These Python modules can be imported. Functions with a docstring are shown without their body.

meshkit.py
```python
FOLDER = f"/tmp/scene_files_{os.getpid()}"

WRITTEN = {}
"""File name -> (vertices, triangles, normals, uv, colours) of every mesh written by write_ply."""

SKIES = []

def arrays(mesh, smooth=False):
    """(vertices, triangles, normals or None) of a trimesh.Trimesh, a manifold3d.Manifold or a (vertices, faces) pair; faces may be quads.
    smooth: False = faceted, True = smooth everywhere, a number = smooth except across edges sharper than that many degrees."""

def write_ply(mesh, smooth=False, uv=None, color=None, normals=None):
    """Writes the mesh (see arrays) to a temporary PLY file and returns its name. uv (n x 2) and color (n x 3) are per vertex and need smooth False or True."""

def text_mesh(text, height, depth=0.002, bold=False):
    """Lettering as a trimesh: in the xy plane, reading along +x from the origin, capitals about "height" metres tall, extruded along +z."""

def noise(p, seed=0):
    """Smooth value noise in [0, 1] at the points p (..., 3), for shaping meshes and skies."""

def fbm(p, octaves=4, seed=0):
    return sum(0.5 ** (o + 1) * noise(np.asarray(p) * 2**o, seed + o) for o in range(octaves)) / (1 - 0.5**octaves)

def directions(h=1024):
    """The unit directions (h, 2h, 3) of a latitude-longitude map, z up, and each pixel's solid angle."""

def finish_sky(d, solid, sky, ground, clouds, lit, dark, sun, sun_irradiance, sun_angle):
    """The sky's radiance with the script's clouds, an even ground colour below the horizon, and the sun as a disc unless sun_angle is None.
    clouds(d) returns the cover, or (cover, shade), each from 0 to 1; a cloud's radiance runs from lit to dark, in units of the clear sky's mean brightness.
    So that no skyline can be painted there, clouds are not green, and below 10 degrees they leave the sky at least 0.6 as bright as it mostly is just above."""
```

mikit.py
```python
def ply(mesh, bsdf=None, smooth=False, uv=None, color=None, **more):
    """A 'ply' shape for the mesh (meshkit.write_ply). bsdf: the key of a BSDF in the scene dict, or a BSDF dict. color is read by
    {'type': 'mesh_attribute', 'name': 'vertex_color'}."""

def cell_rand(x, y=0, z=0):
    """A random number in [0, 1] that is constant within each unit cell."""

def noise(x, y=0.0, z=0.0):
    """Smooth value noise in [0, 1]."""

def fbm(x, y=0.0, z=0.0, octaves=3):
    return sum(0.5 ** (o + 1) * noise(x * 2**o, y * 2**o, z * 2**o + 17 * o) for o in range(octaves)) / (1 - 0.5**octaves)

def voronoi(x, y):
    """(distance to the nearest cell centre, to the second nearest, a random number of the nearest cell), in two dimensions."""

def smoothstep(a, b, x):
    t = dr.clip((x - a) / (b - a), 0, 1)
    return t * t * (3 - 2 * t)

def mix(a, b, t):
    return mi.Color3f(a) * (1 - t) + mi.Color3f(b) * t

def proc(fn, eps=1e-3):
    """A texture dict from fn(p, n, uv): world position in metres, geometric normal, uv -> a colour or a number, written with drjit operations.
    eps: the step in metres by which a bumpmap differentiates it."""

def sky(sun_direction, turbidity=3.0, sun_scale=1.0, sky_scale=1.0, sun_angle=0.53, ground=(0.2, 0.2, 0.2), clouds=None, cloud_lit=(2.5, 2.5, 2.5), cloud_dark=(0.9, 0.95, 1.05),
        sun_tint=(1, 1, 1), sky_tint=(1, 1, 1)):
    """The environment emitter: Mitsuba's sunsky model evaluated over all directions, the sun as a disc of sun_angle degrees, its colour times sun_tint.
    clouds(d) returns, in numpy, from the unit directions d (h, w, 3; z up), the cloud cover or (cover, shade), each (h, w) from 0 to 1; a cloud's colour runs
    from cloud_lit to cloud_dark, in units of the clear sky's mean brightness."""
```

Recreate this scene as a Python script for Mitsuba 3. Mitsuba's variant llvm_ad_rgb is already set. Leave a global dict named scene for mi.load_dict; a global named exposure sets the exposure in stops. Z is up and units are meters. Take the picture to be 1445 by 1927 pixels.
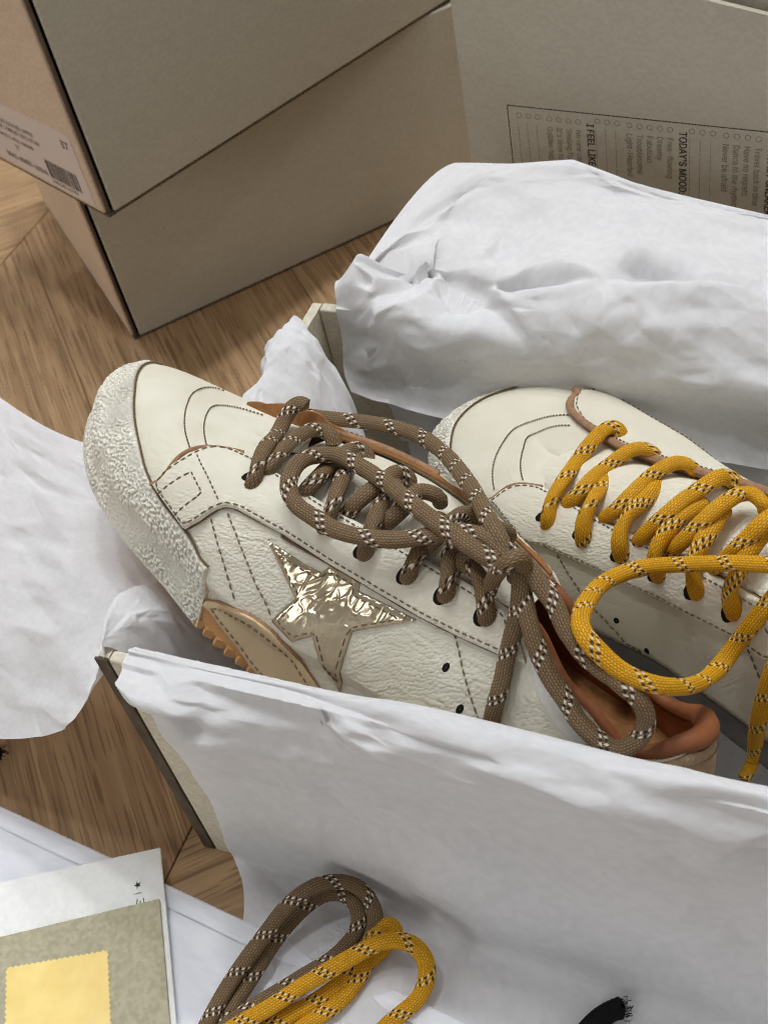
import math, numpy as np, trimesh, mitsuba as mi, drjit as dr, mikit, meshkit
from scipy.interpolate import PchipInterpolator as PC, RectBivariateSpline, LinearNDInterpolator, splprep, splev
from scipy.ndimage import map_coordinates, gaussian_filter, gaussian_filter1d
from scipy.spatial import Delaunay, cKDTree
from shapely.geometry import Polygon, Point, LineString
import shapely
T = mi.ScalarTransform4f
scene, labels = {}, {}
# ------------------------------------------------------------------ camera
scene['camera'] = dict(type='thinlens', fov=34.88, fov_axis='x', near_clip=0.02, far_clip=30.0, aperture_radius=0.0009, focus_distance=0.415,
    to_world=T().look_at(origin=[0.21824, -0.16619, 0.43000], target=[-0.13728, 0.42531, -0.29369], up=[-0.15150, 0.72757, 0.66910]))
# ------------------------------------------------------------------ light: a row of ceiling downlights behind the boxes, one in front, a dim room around
def lamp(x, y, z, r, e, tint=(0.98, 1.0, 1.025)):
    key = 'ceiling_lamp' + ('_%03d' % (len(scene) - 1) if len(scene) > 1 else '')
    labels[key] = dict(label='round recessed ceiling lamp above the boxes, outside the picture', category='lamp', group='ceiling lamps above the boxes')
    scene[key] = dict(type='disk', to_world=T().translate([x, y, z]).rotate([1, 0, 0], 180).scale(r),
        emitter=dict(type='area', radiance=dict(type='rgb', value=[e * t for t in tint])))
for lx, ly, e in ((-0.15, -0.02, 95), (-0.20, 0.45, 135), (0.10, 0.80, 140), (0.40, 1.25, 130), (-1.0, 0.30, 85), (1.45, 0.45, 60)):
    lamp(lx, ly, 2.25, 0.075, e)
labels['added_ceiling_panel'] = dict(label='large square light panel added above the boxes, outside the picture', category='lamp')
scene['added_ceiling_panel'] = dict(type='rectangle', to_world=T().translate([0.2, 0.75, 2.5]).rotate([1, 0, 0], 180).scale(0.6), emitter=dict(type='area', radiance=dict(type='rgb', value=[2.0, 2.0, 2.0])))  # panel added for overhead fill and contrast in the reflections
labels['added_fill_pane'] = dict(label='tall bright pane added unseen behind the camera for fill and reflections', category='fill_pane')
scene['added_fill_pane'] = dict(type='rectangle', to_world=T().look_at(origin=[-1.25, -3.5, 1.55], target=[0.08, 0.05, 0.13], up=[0, 0, 1]).scale([0.55, 0.75, 1]), emitter=dict(type='area', radiance=dict(type='rgb', value=[3.3, 3.35, 3.4])))  # glowing pane added to fill the front and show in the gold star
scene['room_light'] = dict(type='constant', radiance=dict(type='rgb', value=[0.25, 0.243, 0.232]))
exposure = 0.18
# ------------------------------------------------------------------ helpers
noise, fbm, voronoi, cell, sst, mix, proc = mikit.noise, mikit.fbm, mikit.voronoi, mikit.cell_rand, mikit.smoothstep, mikit.mix, mikit.proc
def lin(r, g, b):
    return [((c / 255 + 0.055) / 1.055) ** 2.4 if c > 10 else c / 255 / 12.92 for c in (r, g, b)]
def rgb(c): return dict(type='rgb', value=list(c))
def mat(key, color, rough=0.6, spec=0.4, bump=None, bscale=1.0, two=True, eps=3e-4, **kw):
    b = dict(type='principled', base_color=proc(color) if callable(color) else rgb(color), roughness=rough, specular=spec, **kw)
    if bump: b = dict(type='bumpmap', arbitrary=proc(bump, eps), scale=bscale, bsdf=b)
    scene[key] = dict(type='twosided', bsdf=b) if two else b
def obj(name, mesh, bsdf, parent=None, smooth=False, uv=None, label=None, cat=None, group=None, kind=None):
    base = parent + '__' + name if parent else name
    key, n = base, 0
    while key in scene or key in taken: n += 1; key = '%s_%03d' % (base, n)
    scene[key] = mikit.ply(mesh, bsdf, smooth=smooth, uv=uv)
    note(key, label, cat, group, kind)
    return key
taken = set()
def note(key, label=None, cat=None, group=None, kind=None):
    d = {k: v for k, v in dict(label=label, category=cat, group=group, kind=kind).items() if v}
    if d: labels[key] = d
def thing(name, label, cat, group=None):
    key, n = name, 0
    while key in taken: n += 1; key = '%s_%03d' % (name, n)
    taken.add(key); note(key, label, cat, group); return key
def box(x0, x1, y0, y1, z0, z1, M=None, r=0.0):
    m = trimesh.creation.box(bounds=[[x0, y0, z0], [x1, y1, z1]])
    if r:
        import manifold3d as m3
        s = m3.Manifold.sphere(r, 12)
        pts = [(x, y, z) for x in (x0 + r, x1 - r) for y in (y0 + r, y1 - r) for z in (z0 + r, z1 - r)]
        h = m3.Manifold.batch_hull([s.translate(p) for p in pts]).to_mesh()
        m = trimesh.Trimesh(h.vert_properties[:, :3], h.tri_verts)
    if M is not None: m.apply_transform(M)
    return m
def frame(o, deg):
    c, s = math.cos(math.radians(deg)), math.sin(math.radians(deg)); M = np.eye(4)
    M[:3, 0], M[:3, 1], M[:3, 3] = (c, s, 0), (-s, c, 0), o
    return M
def cat(ms): return trimesh.util.concatenate(ms)
def quads(n, m, close=False):
    i, j = np.meshgrid(np.arange(n - (0 if close else 1)), np.arange(m - 1), indexing='ij')
    i2 = (i + 1) % n
    return np.stack([i * m + j, i2 * m + j, i2 * m + j + 1, i * m + j + 1], -1).reshape(-1, 4)
def tri(q): return np.vstack([q[:, [0, 1, 2]], q[:, [0, 2, 3]]])
def gridmesh(P, flip=False, close=False):
    f = tri(quads(*P.shape[:2], close))
    return trimesh.Trimesh(P.reshape(-1, 3), f[:, ::-1] if flip else f, process=False)
# ------------------------------------------------------------------ materials
def leather_bump(p, n, uv):
    a, b, c = voronoi(uv.x * 720 + 1.2 * noise(uv.x * 300, uv.y * 300), uv.y * 720 + 1.2 * noise(uv.x * 300, uv.y * 300, 5.0))
    big = fbm(uv.x * 120, uv.y * 260, 3.0, 3)
    return 0.00026 * sst(0.0, 0.45, b - a) + 0.00028 * big
def wrinkled_bump(p, n, uv):
    w = noise(uv.x * 260 + 9 * noise(uv.x * 50, uv.y * 80), uv.y * 700 + 6 * noise(uv.x * 90, uv.y * 60, 4.0))
    w2 = noise(uv.x * 460 + 8 * noise(uv.x * 130, uv.y * 130), uv.y * 980, 7.0)
    a, b, c = voronoi(uv.x * 700, uv.y * 850)
    pt = sst(0.3, 0.6, fbm(uv.x * 45, uv.y * 60, 2.0))
    return (0.35 + 0.65 * pt) * (0.00032 * dr.abs(w - 0.5) * 2 + 0.00018 * w2) + 0.00022 * sst(0.0, 0.45, b - a)
def leather_col(p, n, uv):
    t = fbm(p.x * 40, p.y * 40, p.z * 40)
    return mix(lin(226, 222, 205), lin(216, 211, 192), sst(0.3, 0.7, t))
mat('white_leather', leather_col, 0.42, 0.42, leather_bump)
mat('creased_leather', leather_col, 0.42, 0.42, wrinkled_bump)
mat('raw_edge', lambda p, n, uv: mix(lin(176, 140, 108), lin(120, 88, 66), fbm(p.x * 900, p.y * 900, p.z * 900)), 0.8, 0.2)
mat('cream_edge', lambda p, n, uv: mix(lin(222, 212, 188), lin(190, 172, 142), fbm(p.x * 700, p.y * 700, p.z * 700)), 0.7, 0.2)
mat('shade_toned_sole', lin(112, 110, 108), 0.7, 0.3)
mat('seam_shade_line', lin(104, 86, 66), 0.8, 0.2)  # painted seam shade below panel edges, also the grey line round the bumper
mat('thread', lin(112, 98, 80), 0.7, 0.2)
mat('suede', lambda p, n, uv: mix(lin(164, 116, 74), lin(126, 86, 52), fbm(p.x * 600, p.y * 600, p.z * 600)), 0.95, 0.1,
    lambda p, n, uv: 0.0003 * fbm(p.x * 900, p.y * 900, p.z * 900), sheen=0.6)
mat('brown_leather', lambda p, n, uv: mix(lin(146, 90, 56), lin(118, 70, 42), fbm(p.x * 90, p.y * 90, p.z * 90)), 0.56, 0.35,
    lambda p, n, uv: 0.00012 * fbm(p.x * 900, p.y * 900, p.z * 900))
mat('heel_suede', lambda p, n, uv: mix(lin(176, 152, 122), lin(128, 106, 82), fbm(p.x * 1100, p.y * 1100, p.z * 1100)), 0.95, 0.1,
    lambda p, n, uv: 0.0005 * fbm(p.x * 900, p.y * 900, p.z * 900), sheen=0.5)
mat('caramel', lambda p, n, uv: mix(lin(202, 156, 106), lin(176, 130, 84), fbm(p.x * 70, p.y * 70, p.z * 160)), 0.5, 0.3)
mat('tan_patent', lambda p, n, uv: mix(lin(214, 194, 158), lin(194, 170, 132), fbm(p.x * 60, p.y * 60, p.z * 60)), 0.3, 0.5, 
    lambda p, n, uv: 0.0003 * fbm(p.x * 150, p.y * 150, p.z * 150), metallic=0.45)
mat('satin', lin(214, 212, 204), 0.35, 0.5)
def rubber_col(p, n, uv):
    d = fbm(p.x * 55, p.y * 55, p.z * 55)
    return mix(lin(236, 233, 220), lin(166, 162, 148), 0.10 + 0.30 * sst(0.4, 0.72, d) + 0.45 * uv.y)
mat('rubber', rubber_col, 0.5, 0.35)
def foil_bump(p, n, uv):
    x = uv.x + 0.003 * noise(uv.x * 120, uv.y * 120); y = uv.y + 0.003 * noise(uv.x * 120, uv.y * 120, 6.0)
    c1 = dr.abs(noise(x * 420, y * 170) - 0.5); c2 = dr.abs(noise(x * 210 + y * 300, y * 330 - x * 160, 3.0) - 0.5)
    pt = sst(0.3, 0.6, fbm(uv.x * 60, uv.y * 70, 4.0))
    return 0.0026 * fbm(uv.x * 75, uv.y * 95, 2.0, 2) + (0.2 + pt) * (0.00042 * sst(0.2, 0.0, c1) + 0.00030 * sst(0.18, 0.0, c2))
mat('gold_foil', lambda p, n, uv: mix(lin(216, 203, 176), lin(176, 160, 134), fbm(p.x * 60, p.y * 60, p.z * 60)), 0.19, 0.5, foil_bump, metallic=0.95)
mat('black_hole', lin(30, 26, 22), 0.8, 0.1)
def lace_mat(key, c0, c1, light, dark):
    cols, pitch = 20.0, 0.00115
    def cellc(uv):
        x = uv.x * cols; cx = dr.floor(x); fx = x - cx
        par = cx - 2 * dr.floor(cx / 2)
        s = 1 - 2 * par
        y = uv.y / pitch + s * (fx - 0.5) * 0.8 + par * 0.5
        cy = dr.floor(y); fy = y - cy
        return cx, cy, fx, fy, par
    def col(p, n, uv):
        cx, cy, fx, fy, par = cellc(uv)
        e = dr.minimum(dr.minimum(fx, 1 - fx) * 0.9, dr.minimum(fy, 1 - fy))
        base = mix(c1, c0, sst(0.0, 0.34, e))  # gaps between yarns darkened: crevice shade put into the colour
        base = base * (0.90 + 0.2 * cell(cx, cy, 3.0))
        # tracer yarns: dark and pale picks in dashed lines that wind round the cord
        y0 = uv.y / pitch + (1 - 2 * par) * (fx - 0.5) * 0.5 + 0.62 * cx + 400.0
        per = 13.6; ph = y0 - per * dr.floor(y0 / per)
        la = (ph < 0.9); lb = (ph > 1.9) & (ph < 2.8)
        odd = par > 0.5
        dash = dr.select(la, odd, ~odd)
        tr = dr.select(dash, mi.Color3f(light), mi.Color3f(dark)) * (0.6 + 0.4 * sst(0.0, 0.2, dr.minimum(fx, 1 - fx)))  # pick sides darkened too, as painted crevice shade
        return dr.select(la | lb, tr, base)
    def bump(p, n, uv):
        cx, cy, fx, fy, par = cellc(uv)
        return 0.00026 * dr.sqrt(dr.maximum(4 * fx * (1 - fx), 0)) * dr.sqrt(dr.maximum(4 * fy * (1 - fy), 0.0))
    mat(key, col, 0.62, 0.3, bump, 1.0, eps=1.2e-4)
lace_mat('brown_cord', lin(142, 118, 87), lin(78, 61, 42), lin(222, 208, 192), lin(40, 32, 27))
lace_mat('yellow_cord', lin(232, 174, 30), lin(160, 108, 10), lin(226, 200, 146), lin(66, 50, 24))
def tissue_col(p, n, uv):
    f = fbm(uv.x * 420, uv.y * 420, 1.0, 3); g = fbm(uv.x * 60, uv.y * 60, 5.0)
    return mix(lin(235, 235, 237), lin(226, 227, 229), sst(0.25, 0.8, 0.6 * f + 0.4 * g))
scene['tissue_paper'] = dict(type='bumpmap', arbitrary=proc(lambda p, n, uv: 0.00014 * fbm(uv.x * 520, uv.y * 520, 1.0, 3) + 0.0004 * fbm(uv.x * 90, uv.y * 90, 4.0), 5e-4), scale=1.0,
    bsdf=dict(type='principledthin', base_color=proc(tissue_col), roughness=0.5, diff_trans=0.4, spec_trans=0.0, eta=1.35))
def card_fn(a, b):
    return lambda p, n, uv: mix(a, b, sst(0.3, 0.7, 0.8 * fbm(p.x * 700, p.y * 700, p.z * 700) + 0.2 * fbm(p.x * 60, p.y * 60, p.z * 60)))
def card_bump(p, n, uv): return 0.00014 * fbm(p.x * 600, p.y * 600, p.z * 600)
mat('grey_card', card_fn(lin(185, 179, 163), lin(178, 172, 156)), 0.75, 0.25, card_bump)
mat('pale_card', card_fn(lin(208, 200, 182), lin(194, 186, 168)), 0.7, 0.25, card_bump)
mat('rose_card', card_fn(lin(206, 184, 160), lin(196, 174, 150)), 0.6, 0.35, card_bump)
mat('dark_core', lin(38, 32, 27), 0.9, 0.1)
mat('card_edge', lambda p, n, uv: mix(lin(104, 92, 76), lin(70, 60, 48), fbm(p.x * 300, p.y * 300, p.z * 120)), 0.8, 0.2)
mat('sticker', lin(206, 192, 184), 0.5, 0.3)
mat('print_ink', lin(74, 66, 56), 0.8, 0.1)
mat('pale_ink', lin(128, 118, 102), 0.8, 0.1)
mat('white_card', card_fn(lin(240, 241, 238), lin(234, 236, 234)), 0.6, 0.3)
mat('khaki_card', card_fn(lin(186, 180, 154), lin(168, 162, 136)), 0.7, 0.25, card_bump)
mat('stamp_gold', lambda p, n, uv: mix(lin(247, 222, 142), lin(238, 208, 120), fbm(p.x * 200, p.y * 200, 2.0)), 0.4, 0.5)
mat('black_ink', lin(36, 38, 40), 0.6, 0.2)
def cloth_bump(p, n, uv):
    return 0.00010 * dr.sin(uv.y * 6283 / 1.25 + 2 * noise(uv.x * 60, uv.y * 60)) + 0.0004 * fbm(uv.x * 120, uv.y * 40)
mat('white_cotton', lambda p, n, uv: mix(lin(240, 242, 247), lin(226, 229, 238), fbm(uv.x * 120, uv.y * 400)), 0.85, 0.2, cloth_bump)
mat('black_cord', lambda p, n, uv: mix(lin(34, 34, 36), lin(16, 16, 18), fbm(p.x * 1200, p.y * 1200, p.z * 1200)), 0.9, 0.1)
def wood_col(p, n, uv):
    s = noise(uv.x * 5, uv.y * 38, 3.0)
    g = fbm(uv.x * 12 + 2 * s, uv.y * 380, 1.0, 3)
    h = noise(uv.x * 22, uv.y * 800, 5.0)
    pore = sst(0.62, 0.80, noise(uv.x * 45, uv.y * 1400, 9.0))
    c = mix(lin(186, 153, 116), lin(158, 126, 92), sst(0.2, 0.8, 0.8 * g + 0.2 * s))
    c = mix(c, lin(204, 172, 130), 0.35 * sst(0.6, 0.85, h))
    return mix(c, lin(104, 76, 50), 0.5 * pore)
mat('oak', wood_col, 0.5, 0.35, lambda p, n, uv: 0.00010 * fbm(uv.x * 14, uv.y * 600, 1.0, 2), eps=4e-4)
mat('seam_dark', lin(46, 34, 24), 0.9, 0.1)
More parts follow.
